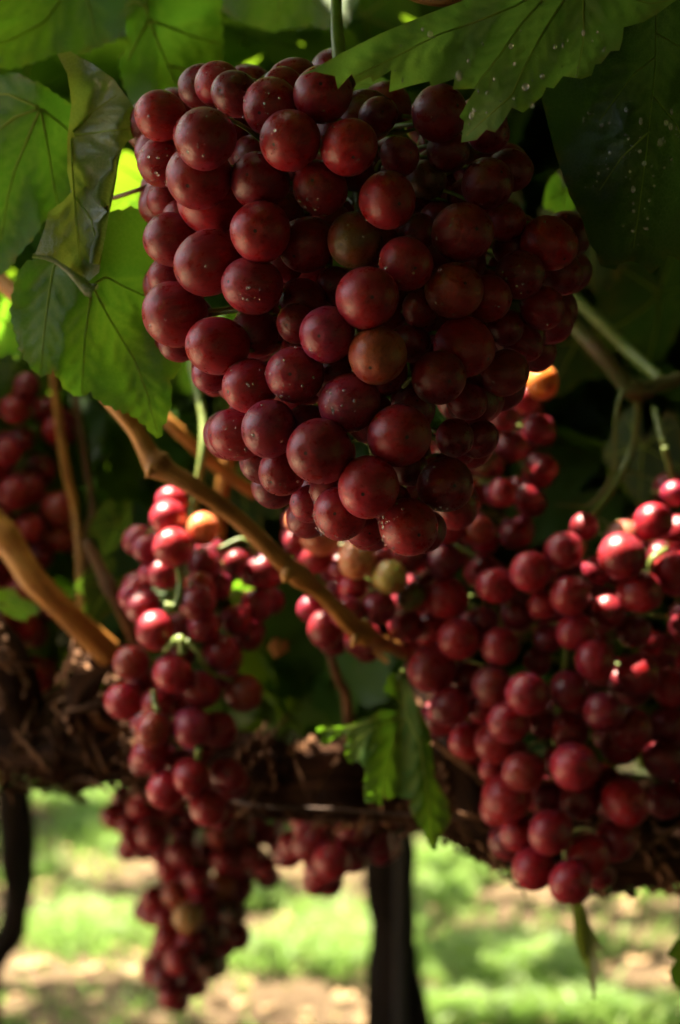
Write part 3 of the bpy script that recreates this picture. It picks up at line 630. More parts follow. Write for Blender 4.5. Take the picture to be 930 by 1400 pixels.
def bunch(label, data, Yc, depth, axis, mesh, fill=0, drops=0, seed=1, jit=.06, peduncle=None, Rmm=None, scale=1.0, group='bunches of red grapes'):
    """axis: (px, py) points of the rachis; depth: half thickness of the bunch in metres"""
    r = random.Random(seed); rng = np.random.default_rng(seed)
    A = np.array(data, dtype=object); x = A[:, 0].astype(float); y = A[:, 1].astype(float); pr = A[:, 2].astype(float); kind = list(A[:, 3]); lay = A[:, 4].astype(float)
    pr = np.where(lay < .75, pr * scale, pr); n = len(x); med = np.median(pr[lay < .5])
    # distance of each berry from the silhouette edge gives the bulge
    ax = np.array(axis, float)
    dax = seg_dist(np.stack([x, y], 1), [tuple(a) for a in ax])
    loc = []
    for i in range(n):
        near = np.abs(y - y[i]) < med * 2.2
        same = np.sign(x[near] - np.interp(y[near], ax[:, 1], ax[:, 0])) == np.sign(x[i] - np.interp(y[i], ax[:, 1], ax[:, 0]))
        w = dax[near][same].max() if same.any() else dax[i]; loc.append(min(1, dax[i] / (w + med * .6 + 1e-6)))
    loc = np.array(loc)
    Rm = med * (Yc - depth * .5) / F if Rmm is None else Rmm
    Y = Yc - depth * np.sqrt(np.clip(1 - loc ** 2, 0.02, 1)) + lay * Rm * 1.25 + rng.normal(0, Rm * .10, n)
    # the apparent size also tells depth a little
    Y -= np.where(lay < .5, np.clip(pr / med - 1, -.2, .2) * Rm * 1.6, 0)
    for it in range(140):
        R = np.clip(pr * Y / F, Rm * .66, Rm * 1.2)
        X3 = (x - 465) / F * Y; Z3 = -(y - 700) / F * Y
        dx = X3[:, None] - X3[None]; dz = Z3[:, None] - Z3[None]; dy = Y[:, None] - Y[None]
        s = .94 * (R[:, None] + R[None]); d2 = dx ** 2 + dz ** 2
        need = np.sqrt(np.clip(s ** 2 - d2, 0, None)); push = np.clip(need - np.abs(dy), 0, None); np.fill_diagonal(push, 0)
        sg = np.where(dy == 0, np.sign(np.arange(n)[:, None] - np.arange(n)[None]), np.sign(dy))
        Y = Y + .22 * (push * sg).sum(1)
        Y = np.clip(Y, Yc - depth * 1.25, Yc + depth * 1.3)
    R = np.clip(pr * Y / F, Rm * .66, Rm * 1.2)
    pos = np.array([P(a, b, c) for a, b, c in zip(x, y, Y)]); Rl = list(R); kinds = kind
    # berries deeper inside and on the far side, hidden from here
    allp = [*pos]; back = 0; tries = 0
    while back < fill and tries < 30000:
        tries += 1; i = r.randrange(n); fx = x[i] + r.uniform(-.7, .7) * pr[i]; fy = y[i] + r.uniform(-.7, .7) * pr[i]; Yn = r.uniform(Yc - depth * .3, Yc + depth * 1.15)
        Rn = Rm * r.uniform(.82, 1.0); q = P(fx, fy, Yn); prn = Rn * F / Yn
        d2 = np.hypot(x - fx, y - fy); ov = d2 < (pr + prn) * .8
        if (d2 < pr * .85).sum() < 1 or (ov & (Y > Yn - Rn * .4)).any() and (Yn < Y[ov].max() + .2 * Rn): continue
        ap = np.array(allp); rl = np.array(Rl)
        if (np.linalg.norm(ap - q, axis=1) < .93 * (rl + Rn)).any(): continue
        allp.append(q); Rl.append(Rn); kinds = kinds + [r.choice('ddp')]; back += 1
    top = P(ax[0][0], ax[0][1], Yc)
    b = thing('grape_bunch', top, label, 'grape bunch', group)
    axw = np.array([P(a[0], a[1], Yc) for a in ax])
    parts = []
    ped = [list(p) + [.0022 * (1.25 - .6 * k / len(axw))] for k, p in enumerate(axw)]
    if peduncle: ped = [list(P(*q[:3])) + [q[3] * q[2] / F] for q in peduncle] + ped
    parts.append(tube(smooth_path(ped, 6), 9, lambda t, a: 1 + .08 * math.sin(3 * a + 9 * t)))
    dense = smooth_path(np.c_[axw, np.zeros(len(axw))], 10)[:, :3]
    if peduncle and jit > .065: dense = np.vstack([smooth_path(ped, 6)[:6 * len(peduncle), :3], dense])
    lo_ = P(ax[0][0], ax[0][1], Yc)[2]
    for k, (p, Rr) in enumerate(zip(allp, Rl)):
        p = np.asarray(p); cand = dense[dense[:, 2] > p[2] - Rr * .2]
        if len(cand) < 3: cand = dense
        a = cand[np.argmin(np.linalg.norm(cand - p, axis=1))]
        hi = p[2] > axw[0][2] - .045; d = a - p + np.array([0, 0, 0 if hi else Rr * .9]); d /= np.linalg.norm(d) + 1e-9; d += np.array([rng.normal(0, .22), rng.normal(0, .22), rng.normal(0, .22)]); d /= np.linalg.norm(d)
        o = bpy.data.objects.new('grape', r.choice(mesh)); C.objects.link(o)
        o.rotation_mode = 'QUATERNION'; o.rotation_quaternion = Vector(d).to_track_quat('Z', 'Y') @ Matrix.Rotation(r.uniform(0, 6.28), 3, 'Z').to_quaternion()
        o.scale = (Rr * r.uniform(.95, 1.02), Rr * r.uniform(.95, 1.02), Rr * r.uniform(.96, 1.11))
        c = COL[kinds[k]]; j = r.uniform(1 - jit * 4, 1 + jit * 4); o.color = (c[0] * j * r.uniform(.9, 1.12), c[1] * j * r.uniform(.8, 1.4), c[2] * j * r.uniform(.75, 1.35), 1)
        put(o, p, b)
        a = p + (a - p) * min(1, 3.2 * Rr / (np.linalg.norm(a - p) + 1e-9))
        st = p + d * Rr * .97; m1 = st + d * Rr * .45; L_ = np.linalg.norm(a - st); m2 = st * .35 + a * .65 + np.array([0, 0, 0 if hi else .1 * L_])
        parts.append(tube(smooth_path([[*st, .0011], [*m1, .0008], [*m2, .0009], [*a, .0011]], 3), 5, cap=False))
    v, f = join(parts); obj('stem', v, f, M['stem'], b)
    if drops:
        DV, DF = [], []
        for i in range(n):
            if lay[i] > 1.1: continue
            wet = drops * (1.6 if (x[i] < 560 and y[i] > 150) else .5) * (1.5 if y[i] > 440 else 1) * r.choice([.15, .5, 1, 1.5])
            if x[i] < 300 and y[i] > 300 and y[i] < 460: wet *= .35
            for q in range(int(wet)):
                # wettest on the outer lower-left side of each berry
                d = np.array([rng.normal(-.45, .55), rng.normal(-.55, .35), rng.normal(-.25, .55)]); d /= np.linalg.norm(d)
                if d[1] > .35: continue
                p = pos[i] + d * R[i] * 1.0
                dd = np.linalg.norm(np.array(allp) - p, axis=1) - np.array(Rl); 
                if (dd < -R[i] * .06).any(): continue
                rr = .00020 + .00042 * r.random() ** 3
                vv = ICO1[0] if rr < .00038 else ICO2[0]; ff = ICO1[1] if rr < .00038 else ICO2[1]
                u = np.cross(d, [0.3, .2, .9]); u /= np.linalg.norm(u); w_ = np.cross(d, u)
                qv = p + rr * (vv[:, :1] * u + vv[:, 1:2] * w_ * r.uniform(.9, 1.25) + vv[:, 2:] * d * .62)
                off = len(DV); DV.extend(qv.tolist()); DF.extend([[k + off for k in t] for t in ff])
        o = obj('water_droplets', DV, DF, M['water'], b); tag(o, 'tiny clear water drops beading on the grape skins', kind='stuff')
    return b, pos, R

hero, hpos, hR = bunch('large sharp bunch of dark red grapes wet with drops, hanging under the bright leaf', HERO, .625, .062, [(462, 60), (470, 130), (490, 260), (500, 400), (505, 540), (515, 680)], BERRY_HI, 150, 30, 3, scale=1.03,
    peduncle=[(455, -70, .66, 8), (460, -20, .645, 8), (460, 20, .635, 8)])
rightb, rpos, rR = bunch('broad loose red bunch beside the hanging limp leaf, sunlit grapes at its top', RIGHT, .93, .06, [(800, 720), (790, 800), (775, 900), (760, 1000), (765, 1100), (775, 1180)], BERRY, 55, 0, 5, scale=1.08, jit=.066,
    peduncle=[(866, 533, .97, 5), (872, 560, .98, 5), (862, 620, .99, 4.5), (830, 680, .97, 4.5)])
midb, mpos, mR = bunch('shaded bunch with tan, yellow and green unripe grapes, directly behind the large wet bunch', MID, .93, .05, [(660, 480), (655, 560), (630, 640), (590, 720), (540, 790), (500, 850)], BERRY, 60, 0, 6,
    peduncle=[(694, 349, .99, 5), (690, 385, .97, 5), (676, 435, .95, 5)])
leftb, lpos, lR = bunch('slim straggly red bunch beneath the golden cane, showing green stems between grapes', LEFT, .95, .038, [(266, 690), (262, 740), (255, 820), (245, 900), (240, 980), (262, 1070)], BERRY, 30, 0, 8, scale=1.05,
    peduncle=[(255, 470, 1.0, 5), (270, 535, .97, 5.5), (278, 575, .96, 5.5), (276, 625, .95, 5.5)])
farb, fpos, fR = bunch('blurred tapering bunch hanging below the cordon against the sunlit grass', FARB, 1.60, .06, [(290, 1060), (285, 1110), (275, 1180), (265, 1250), (250, 1310), (238, 1350)], BERRY_LO, 70, 0, 9, scale=1.36,
    peduncle=[(300, 940, 1.60, 4), (296, 1000, 1.60, 4)])
farg, gpos, gR = bunch('small short bunch under the wire, beside the dark distant trunk', FARG, 1.20, .035, [(470, 1080), (465, 1110), (455, 1150), (448, 1180)], BERRY_LO, 12, 0, 10, scale=1.25,
    peduncle=[(470, 1000, 1.15, 4), (470, 1040, 1.18, 4)])
darkb, dpos, dR = bunch('deeply shaded red bunch behind the thick golden cane near the spur', DARKL, 1.18, .05, [(30, 480), (28, 560), (25, 660), (20, 760), (15, 860)], BERRY_LO, 40, 0, 12, scale=1.2,
    peduncle=[(50, 400, 1.14, 4), (40, 440, 1.16, 4)])

# extra green stem pieces that show between the loose grapes
def green_bits(b, polys):
    for rows in polys:
        v, f = tube(pxpath(rows, 5), 8); obj('stem', v, f, M['stem'], b)
green_bits(leftb, [[(243, 775, .90, 4), (247, 800, .90, 5), (240, 828, .895, 6), (226, 828, .895, 6)], [(225, 890, .905, 4), (246, 873, .90, 6), (250, 895, .90, 6)], [(255, 875, .90, 5), (272, 893, .90, 4), (286, 918, .91, 3), (318, 930, .92, 3)],
    [(210, 944, .905, 4), (212, 965, .90, 4), (216, 972, .895, 5)], [(272, 1022, .90, 6), (270, 1040, .905, 5)], [(296, 752, .92, 3), (330, 737, .92, 3), (345, 748, .92, 3), (352, 765, .925, 3)]])
green_bits(rightb, [[(645, 826, .93, 3), (655, 838, .92, 3.5), (684, 836, .92, 3.5), (686, 858, .92, 4)], [(722, 1025, .91, 3), (735, 1014, .905, 3), (750, 1022, .905, 5), (757, 1075, .91, 6)], [(890, 790, .90, 3), (893, 765, .895, 6), (912, 750, .90, 4)], [(735, 1105, .92, 3), (745, 1090, .915, 5), (756, 1085, .915, 4)],
    [(908, 610, .93, 5), (916, 640, .93, 5), (921, 662, .93, 4)], [(895, 558, .95, 5), (908, 610, .93, 5)]])
green_bits(midb, [[(531, 740, .93, 2.5), (530, 770, .925, 3), (533, 780, .92, 3)]])

# ------------------------------------------------------------------ the near vine: large leaves
def traced_leaf(label, outline, veins, depth, mname, step=7, quilt=.0012, fine=True, vein_r=2.0, seed=0, extra=None, vein_mat='vein', tooth=None):
    """outline in photograph pixels on the curved surface Y = depth(x, y)"""
    if tooth: outline = teeth(outline, *tooth)
    def to3d(x, y, h): return P(x, y, depth(x, y) - h)
    sub = []
    if fine:
        for k, vl in enumerate(veins): sub += side_veins(vl, 26, 46, seed=seed + k)
    V, Fc, p2, vd, rim = leaf_sheet(outline, to3d, veins + sub, step * .72, quilt * 1.7, 4.0, seed=seed)
    if extra:
        ev, ef = extra; off = len(V); V = np.vstack([V, ev]); Fc = Fc + [[i + off for i in q] for q in ef]
        p2 = np.vstack([p2, np.c_[ev[:, 0] * 3000, ev[:, 2] * 3000]]); vd = np.r_[vd, np.zeros(len(ev))]; rim = np.r_[rim, np.zeros(len(ev))]
    o = obj('leaf', V, Fc, M[mname], vine, uv=p2 / 55.0, attr={'vein': vd, 'rim': rim})
    if label: o['label'] = label
    poly = outline
    def clip(vl):
        keep = []
        m = np.array(vl, float); d = np.r_[0, np.cumsum(np.linalg.norm(np.diff(m, axis=0), axis=1))]
        for s in np.linspace(0, d[-1], max(4, int(d[-1] / 7))):
            q = (np.interp(s, d, m[:, 0]), np.interp(s, d, m[:, 1]))
            if in_poly(q[0], q[1], poly): keep.append(q)
            elif keep: break
        return keep
    for vl in veins:
        k = clip(vl)
        if len(k) < 3: continue
        path = []
        for i, q in enumerate(k):
            Yv = depth(*q); path.append([*P(q[0], q[1], Yv - .0002), vein_r * (1 - .75 * i / len(k)) * Yv / F])
        v, f = tube(np.array(path), 6); obj('vein', v, f, M[vein_mat], o)
    return o

def petiole(rows, m='stem'):
    wood('petiole', rows, M[m], vine, 9, 6, .03)

L1 = [(410, 103), (430, 94), (470, 71), (520, 46), (580, 21), (640, -2), (720, -40), (820, -60), (900, -40), (950, -12), (922, 2), (897, 20), (880, 30), (862, 35), (853, 37), (851, 55), (847, 69), (835, 70), (822, 87), (814, 88), (809, 103), (795, 108), (770, 104), (757, 121), (747, 119), (742, 131), (715, 154),
      (700, 147), (690, 164), (677, 181), (665, 177), (652, 191), (630, 195), (635, 166), (628, 160), (640, 138), (651, 121), (619, 122), (622, 108), (590, 118), (587, 111), (562, 117), (532, 126), (535, 96), (510, 112), (507, 104), (487, 114), (481, 101), (462, 122), (458, 104), (430, 98)]
def d1(x, y): return .532 + (120 - y) * .00002 + .008 * math.sin((x - 560) / 70.0) - .010 * math.exp(-((x - 690) / 60) ** 2) + .0045 * math.exp(-(((x - 655) - (120 - y) * .55) / 26) ** 2) + .00004 * abs(x - 650) + .0016 * math.sin(x / 17 + y / 23)
traced_leaf('big bright green toothed leaf overhanging the large wet bunch', L1, [[(790, -30), (765, 10), (745, 40), (715, 95), (700, 130), (660, 165), (638, 185)], [(770, -30), (705, 8), (650, 30), (600, 47), (540, 78), (482, 106)], [(800, -30), (798, 0), (798, 55), (790, 100)], [(810, -30), (850, -5), (890, 5), (920, 0)], [(760, -20), (715, 30), (680, 80), (650, 118)]], d1, 'leaf_bright', 6, .0009, vein_r=1.7, seed=2)
L2 = [(806, 333), (796, 300), (778, 266), (758, 205), (742, 140), (735, 85), (750, 30), (790, -20), (870, -60), (960, -60), (1010, 40), (1020, 160), (1000, 270), (965, 345), (945, 352), (930, 356), (915, 349), (905, 360), (895, 371), (889, 374), (880, 364), (863, 357), (846, 361), (842, 369), (821, 364), (815, 345)]
def d2(x, y): return .615 + .00007 * (y - 20) + .0000012 * (x - 870) ** 2 + .004 * math.sin(y / 38 + x / 50) + .003 * math.sin(x / 24)
traced_leaf('dark green leaf with water drops, to the right of the large bunch', L2, [[(899, -40), (897, 20), (896, 90), (885, 200), (872, 300), (866, 340)], [(897, 45), (920, 58), (960, 90), (990, 140)], [(896, 78), (866, 102), (845, 130), (820, 165)], [(892, 130), (925, 170), (955, 240)], [(888, 180), (850, 215), (820, 260)]], d2, 'leaf_shaded', 8, .0018, vein_r=1.3, seed=3)
L3 = [(28, 368), (18, 400), (16, 432), (26, 472), (38, 495), (52, 512), (64, 512), (72, 504), (84, 522), (96, 537), (112, 542), (124, 534), (138, 548), (152, 556), (164, 560), (176, 564), (188, 572), (200, 582), (212, 597), (218, 598), (222, 582), (231, 562), (234, 540), (232, 520), (244, 506), (250, 480), (252, 440), (245, 380), (232, 330), (212, 296), (185, 285), (150, 290), (110, 310), (70, 340), (45, 356)]
def d3(x, y): return .665 + .00010 * (x - 130) * (1 if x > 130 else -.6) - .00005 * (y - 400) + .004 * math.sin(x / 30 + y / 55) + .002 * math.sin(y / 21)
traced_leaf('mid green leaf below the curled leaf, left of the large bunch', L3, [[(127, 392), (148, 432), (184, 492), (200, 535), (215, 592)], [(90, 350), (74, 362), (66, 410), (60, 455), (56, 505)], [(125, 396), (122, 420), (116, 462), (112, 536)], [(130, 388), (145, 378), (170, 392), (200, 405), (240, 420)]], d3, 'leaf', 7, .0014, vein_r=1.6, seed=4, tooth=(15, 4.2, 4))
# the curled leaf: sheet, folded-over margin and rolled lower edge make one blade
L4 = [(78, 74), (96, 70), (128, 88), (156, 108), (176, 136), (188, 156), (192, 184), (174, 194), (166, 206), (160, 235), (150, 280), (142, 330), (136, 372), (122, 384), (98, 368), (70, 350), (48, 348), (60, 316), (66, 290), (88, 274), (98, 262), (92, 235), (92, 190), (98, 140), (92, 100)]
def d4(x, y): return .645 - .006 * math.exp(-((x - 165) / 26) ** 2) + .003 * math.exp(-((x - 112) / 18) ** 2) - .008 * max(0, (y - 320) / 70) + .00006 * (200 - y) + .0025 * math.sin(y / 17 + x / 23)
flapL = [(164, 206), (150, 217), (152, 229), (134, 248), (124, 268), (138, 283), (148, 281), (128, 303), (132, 318), (124, 340), (123, 360)]; flapR = [(168, 202), (162, 222), (160, 240), (157, 258), (154, 272), (151, 286), (148, 300), (146, 314), (143, 330), (140, 345), (137, 362)]
FV, FF = [], []
for k, (a, b_) in enumerate(zip(flapL, flapR)):
    for q in range(5):
        t = q / 4; xx = a[0] * t + b_[0] * (1 - t); yy = a[1] * t + b_[1] * (1 - t); FV.append(P(xx, yy, d4(b_[0], b_[1]) - .0008 - .0035 * math.sin(math.pi * min(1, t * .75))))
for k in range(len(flapL) - 1):
    for q in range(4): FF.append([k * 5 + q, k * 5 + q + 1, (k + 1) * 5 + q + 1, (k + 1) * 5 + q])
off = len(FV); roll = [(46, 349), (62, 350), (78, 355), (94, 367), (108, 382), (120, 396), (130, 398)]
for k, (x_, y_) in enumerate(roll):
    rr = (4 + 6.5 * k / 6) * .64 / F
    c = P(x_, y_, .636)
    for q in range(10):
        a = -2.2 + 5.0 * q / 9; FV.append(c + np.array([math.sin(a) * .45, -math.cos(a), math.sin(a) * .9]) * rr)
for k in range(len(roll) - 1):
    for q in range(9): FF.append([off + k * 10 + q, off + k * 10 + q + 1, off + (k + 1) * 10 + q + 1, off + (k + 1) * 10 + q])
traced_leaf('grey green curled leaf with a folded yellowish edge and rolled tip', L4, [[(98, 190), (99, 225), (102, 268), (105, 310), (110, 362)], [(100, 180), (130, 150), (160, 130)], [(102, 185), (140, 180), (182, 175)], [(104, 270), (125, 300), (134, 340)]], d4, 'leaf_grey', 6, .0015, vein_r=1.5, seed=6, extra=(np.array(FV), FF))
L5 = [(-90, 130), (-40, 108), (20, 100), (60, 118), (95, 142), (125, 160), (128, 200), (112, 255), (92, 285), (66, 292), (48, 322), (22, 352), (4, 374), (-20, 368), (-60, 372), (-100, 300)]
def d5(x, y): return .70 + .00012 * abs(x - 55) + .00008 * (y - 150) + .004 * math.sin(y / 40 + x / 30)
traced_leaf('shaded leaf with radiating pale veins behind the curled leaf', L5, [[(55, 149), (42, 180), (22, 228), (10, 270), (1, 330)], [(56, 149), (64, 190), (74, 256), (80, 285)], [(54, 148), (20, 160), (-30, 200), (-70, 260)], [(57, 149), (85, 170), (118, 200)], [(54, 147), (10, 128), (-60, 135)]], d5, 'leaf', 8, .0016, vein_r=2.0, seed=7, tooth=(16, 3, 5))
L6 = [(-60, -60), (150, -60), (168, -10), (172, 30), (160, 52), (128, 66), (110, 74), (84, 70), (50, 84), (20, 92), (-20, 94), (-70, 80)]
def d6(x, y): return .78 + .0002 * (60 - y) + .006 * math.sin(x / 45)
traced_leaf('shaded leaf overhead at the left, above the curled leaf', L6, [[(105, -30), (60, 30), (20, 52), (-30, 70)], [(110, -30), (125, 20), (132, 60)], [(100, -35), (40, -10), (-40, 10)]], d6, 'leaf', 9, .0016, vein_r=1.8, seed=8, tooth=(18, 3.5, 6))
L7 = [(175, -60), (300, -60), (306, -10), (302, 18), (304, 50), (304, 80), (300, 110), (296, 150), (285, 178), (262, 190), (225, 178), (196, 160), (180, 140), (168, 110), (162, 84), (176, 62), (170, 20)]
def d7(x, y): return .80 + .00015 * abs(x - 215) + .0001 * (60 - y) + .005 * math.sin(y / 36 + x / 40)
traced_leaf('large green leaf with a pale midrib rising behind the large bunch', L7, [[(196, -40), (199, 0), (203, 26), (230, 90), (260, 152), (268, 185)], [(203, 27), (188, 55), (175, 82)], [(206, 28), (240, 40), (272, 52), (300, 60)], [(200, 10), (185, 0), (172, 8)], [(230, 90), (255, 95), (290, 120)]], d7, 'leaf', 8, .0016, vein_r=2.3, seed=9, tooth=(16, 3, 7))
L8t = [(298, -60), (300, 10), (318, 24), (340, 34), (370, 43), (400, 38), (426, 34), (452, 40), (474, 38), (482, 16), (498, -10), (500, -60)]
def d8(x, y): return .86 + .0003 * (20 - y) + .006 * math.sin(x / 30)
traced_leaf('dark leaf underside above the large bunch, beside its stem', L8t, [[(390, -50), (385, 0), (372, 40)], [(395, -40), (430, 0), (460, 34)]], d8, 'leaf', 9, .0014, vein_r=1.6, seed=10, tooth=(16, 2.5, 8))
L9 = [(533, 921), (551, 920), (563, 945), (572, 969), (587, 999), (591, 1036), (593, 1063), (611, 1093), (616, 1123), (602, 1141), (595, 1163), (587, 1156), (581, 1138), (566, 1117), (560, 1105), (564, 1093), (551, 1090), (541, 1086), (533, 1093), (524, 1084), (521, 1102), (512, 1096), (500, 1097), (498, 1072), (500, 1051), (492, 1039), (477, 1043), (472, 1030), (475, 1014), (478, 1002), (457, 1005), (448, 1019), (439, 1017), (442, 1005), (432, 998), (442, 993), (469, 994), (490, 987), (506, 983), (518, 972), (530, 972), (546, 973), (550, 965), (542, 954), (525, 945), (529, 933)]
def d9(x, y): return .875 - .005 * math.exp(-((x - 575) / 18) ** 2) - .004 * math.exp(-((x - 510) / 22) ** 2) + .004 * math.exp(-((x - 541) / 15) ** 2) + .00003 * (1000 - y)
traced_leaf('small glossy lobed leaf dangling in front of the cordon', L9, [[(555, 980), (540, 1010), (530, 1050), (523, 1085)], [(556, 980), (575, 1020), (582, 1070), (592, 1150)], [(553, 980), (520, 990), (490, 1010), (476, 1032)], [(555, 978), (553, 950), (545, 925)], [(550, 979), (510, 985), (470, 997), (440, 1000)]], d9, 'leaf', 5, .0012, vein_r=1.2, seed=11, tooth=(9, 2.2, 9))
L10 = [(780, 1205), (792, 1205), (797, 1235), (805, 1260), (814, 1280), (826, 1301), (814, 1296), (818, 1316), (816, 1338), (812, 1368), (807, 1342), (804, 1326), (796, 1312), (788, 1290), (785, 1262), (782, 1235)]
def d10(x, y): return .955 + .010 * math.sin((x - 780) / 14) + .00005 * (y - 1200)
traced_leaf('narrow limp leaf hanging under the broad loose bunch', L10, [[(786, 1206), (790, 1250), (802, 1300), (812, 1362)]], d10, 'leaf_grey', 5, .0008, fine=False, vein_r=1.4, seed=12, tooth=(11, 1.6, 10))
L11 = [(990, 1225), (950, 1255), (932, 1278), (920, 1292), (913, 1306), (924, 1313), (916, 1326), (920, 1345), (934, 1356), (960, 1340), (1000, 1300)]
def d11(x, y): return .90 + .0002 * (y - 1280) + .004 * math.sin(x / 15)
traced_leaf('leaf edge poking in low beside the broad loose bunch', L11, [[(985, 1240), (950, 1290), (922, 1306)], [(985, 1250), (950, 1320), (930, 1348)]], d11, 'leaf', 6, .001, vein_r=1.4, seed=13, tooth=(10, 2, 11))
L12 = [(480, 112), (500, 104), (528, 106), (530, 122), (524, 135), (505, 128), (488, 132)]
traced_leaf(None, L12, [[(480, 118), (505, 116), (528, 120)]], lambda x, y: .70 + .0003 * (y - 110), 'leaf_bright', 6, .0008, fine=False, vein_r=1.0, seed=14)

for rows, mt in [([(985, 1238, .90, 2.5), (1008, 1190, .95, 3), (1000, 1140, 1.03, 3.5)], 'stem'), ([(786, 1210, .955, 3), (790, 1170, 1.0, 3), (795, 1125, 1.03, 3.5)], 'stem'), ([(546, 926, .875, 2.5), (556, 905, .93, 3), (572, 894, 1.0, 3.5)], 'stem'),
                 ([(788, -28, .534, 3), (796, -60, .57, 4), (800, -70, .64, 4.5)], 'stem'), ([(899, -38, .612, 3), (880, -85, .63, 4), (802, -72, .64, 4.5)], 'stem'), ([(128, 390, .673, 2.5), (112, 402, .74, 3), (76, 452, .82, 3.5)], 'stem'), ([(196, -42, .801, 3.5), (240, -110, .78, 4), (420, -90, .66, 4.5)], 'stem'),
                 ([(105, -32, .79, 3), (200, -100, .76, 4), (420, -92, .66, 4.5)], 'stem'), ([(390, -50, .88, 3), (410, -90, .78, 4), (425, -88, .665, 4.5)], 'stem'), ([(100, 285, .68, 3), (92, 350, .75, 3), (72, 448, .82, 3.5)], 'cane_dull'), ([(99, 184, .65, 2.5), (100, 235, .68, 2.5), (100, 286, .68, 3)], 'stem'), ([(-40, 125, .72, 4), (-110, 150, .78, 4), (-160, 213, .86, 4.5)], 'cane')]:
    petiole(rows, mt)

# ordinary lobed leaves of the near vine
def full_leaf(seed):
    out = leaf_outline(seed, 62, .32, .05); tips = [(-2.35, .56), (-1.15, .78), (0.0, .92), (1.15, .78), (2.35, .56)]
    veins = [[(0, 0.0), (math.sin(a) * q * .5, math.cos(a) * q * .5), (math.sin(a) * q, math.cos(a) * q)] for a, q in tips]
    r = random.Random(seed); cup = r.uniform(-.28, .22); wob = r.uniform(0, 6)
    def to3d(x, y, h): return np.array([x, y, cup * (x * x + (y - .25) ** 2) + .16 * abs(x) * .5 + .05 * math.sin(5 * x + wob) * math.cos(4 * y) + h * 14])
    sub = []
    for k, vl in enumerate(veins): sub += side_veins(vl, .26, .42, seed=seed + k)
    V, Fc, p2, vd, rim = leaf_sheet(out, to3d, veins + sub, .085, .0016, .022, seed=seed)
    me = bpy.data.meshes.new('leaf'); me.from_pydata(V.tolist(), [], Fc); me.polygons.foreach_set('use_smooth', [True] * len(Fc))
    lay = me.uv_layers.new(name='UVMap'); li = np.empty(len(me.loops), dtype=np.int32); me.loops.foreach_get('vertex_index', li); lay.data.foreach_set('uv', (p2 * 2.2)[li].ravel())
    for k, a in (('vein', vd), ('rim', rim)): me.attributes.new(k, 'FLOAT', 'POINT').data.foreach_set('value', a)
    parts = []
    for vl in veins:
        m_ = np.array(vl); path = []
        for q in range(8):
            t = q / 7 * 2; i = min(1, int(t)); p = m_[i] + (m_[i + 1] - m_[i]) * (t - i); z = to3d(p[0], p[1], 0)
            path.append([*z, .018 * (1 - .8 * q / 7)])
        parts.append(tube(np.array(path), 5))
    v, f = join(parts); mv = bpy.data.meshes.new('vein'); mv.from_pydata([list(q) for q in v], [], f); mv.materials.append(M['vein'])
    return me, mv
FULL = [full_leaf(20 + s) for s in range(4)]
def place_leaf(px, py, Y, size_px, tilt, yaw, roll_, mname, k=0, label=None, parent=vine):
    """size_px: petiole-to-tip length in photograph pixels; tip hangs down when yaw = 0"""
    me, mv = FULL[k % len(FULL)]; key = me.name + mname
    if key not in FULL_M:
        m2 = me.copy(); m2.materials.append(M[mname]); FULL_M[key] = m2
    o = bpy.data.objects.new('leaf', FULL_M[key]); C.objects.link(o); s = size_px * Y / F
    # local +Y (tip) to world -Z, local +Z (upper face) towards the camera (-Y)
    B = Matrix(((1, 0, 0), (0, 0, -1), (0, -1, 0)))
    R = Matrix.Rotation(roll_, 3, 'Z') @ Matrix.Rotation(tilt, 3, 'X') @ Matrix.Rotation(yaw, 3, 'Y') @ B
    o.rotation_euler = R.to_euler(); o.scale = (s, s, s)
    put(o, P(px, py, Y), parent)
    w = bpy.data.objects.new('vein', mv); C.objects.link(w); w.parent = o
    if label: o['label'] = label
    return o
FULL_M = {}
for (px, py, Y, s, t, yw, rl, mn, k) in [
    (160, 715, 1.06, 52, -.3, .1, .9, 'leaf_shaded', 0), (150, 800, 1.08, 60, -.2, .5, .7, 'leaf_shaded', 1), (790, 470, 1.12, 90, -.5, .4, .5, 'leaf_shaded', 2), (880, 610, 1.10, 85, -.2, .2, -.5, 'leaf_shaded', 3), (360, 560, 1.14, 100, -.4, -.3, .3, 'leaf_shaded', 0),
    (770, 262, .80, 46, -.2, -.2, .4, 'leaf', 1), (815, 300, 1.05, 120, -.6, .3, -.2, 'leaf_shaded', 2), (240, 330, .98, 120, -.5, .2, .3, 'leaf', 3), (330, 640, 1.16, 110, -.4, .4, -.6, 'leaf_shaded', 1), (200, 500, 1.14, 90, -.3, -.3, .5, 'leaf_shaded', 2),
    (290, 470, 1.1, 90, -.6, .1, .6, 'leaf', 0), (330, 808, 1.0, 26, -.3, .3, .5, 'leaf', 1), (10, 830, 1.0, 46, -.9, 1.3, .2, 'leaf', 2), (900, 400, 1.1, 140, -.5, -.5, .2, 'leaf_shaded', 3), (700, 350, 1.2, 150, -.5, .6, .3, 'leaf_shaded', 0), (-20, 420, .9, 110, -.4, .2, .5, 'leaf', 1),
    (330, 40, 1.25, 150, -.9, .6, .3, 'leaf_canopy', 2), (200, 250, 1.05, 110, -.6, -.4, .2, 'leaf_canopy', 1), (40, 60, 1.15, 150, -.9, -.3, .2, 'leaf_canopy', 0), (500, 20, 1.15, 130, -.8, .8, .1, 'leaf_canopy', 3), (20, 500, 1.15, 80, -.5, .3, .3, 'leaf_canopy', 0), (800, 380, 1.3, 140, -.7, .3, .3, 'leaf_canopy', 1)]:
    place_leaf(px, py, Y, s, t, yw, rl, mn, k)
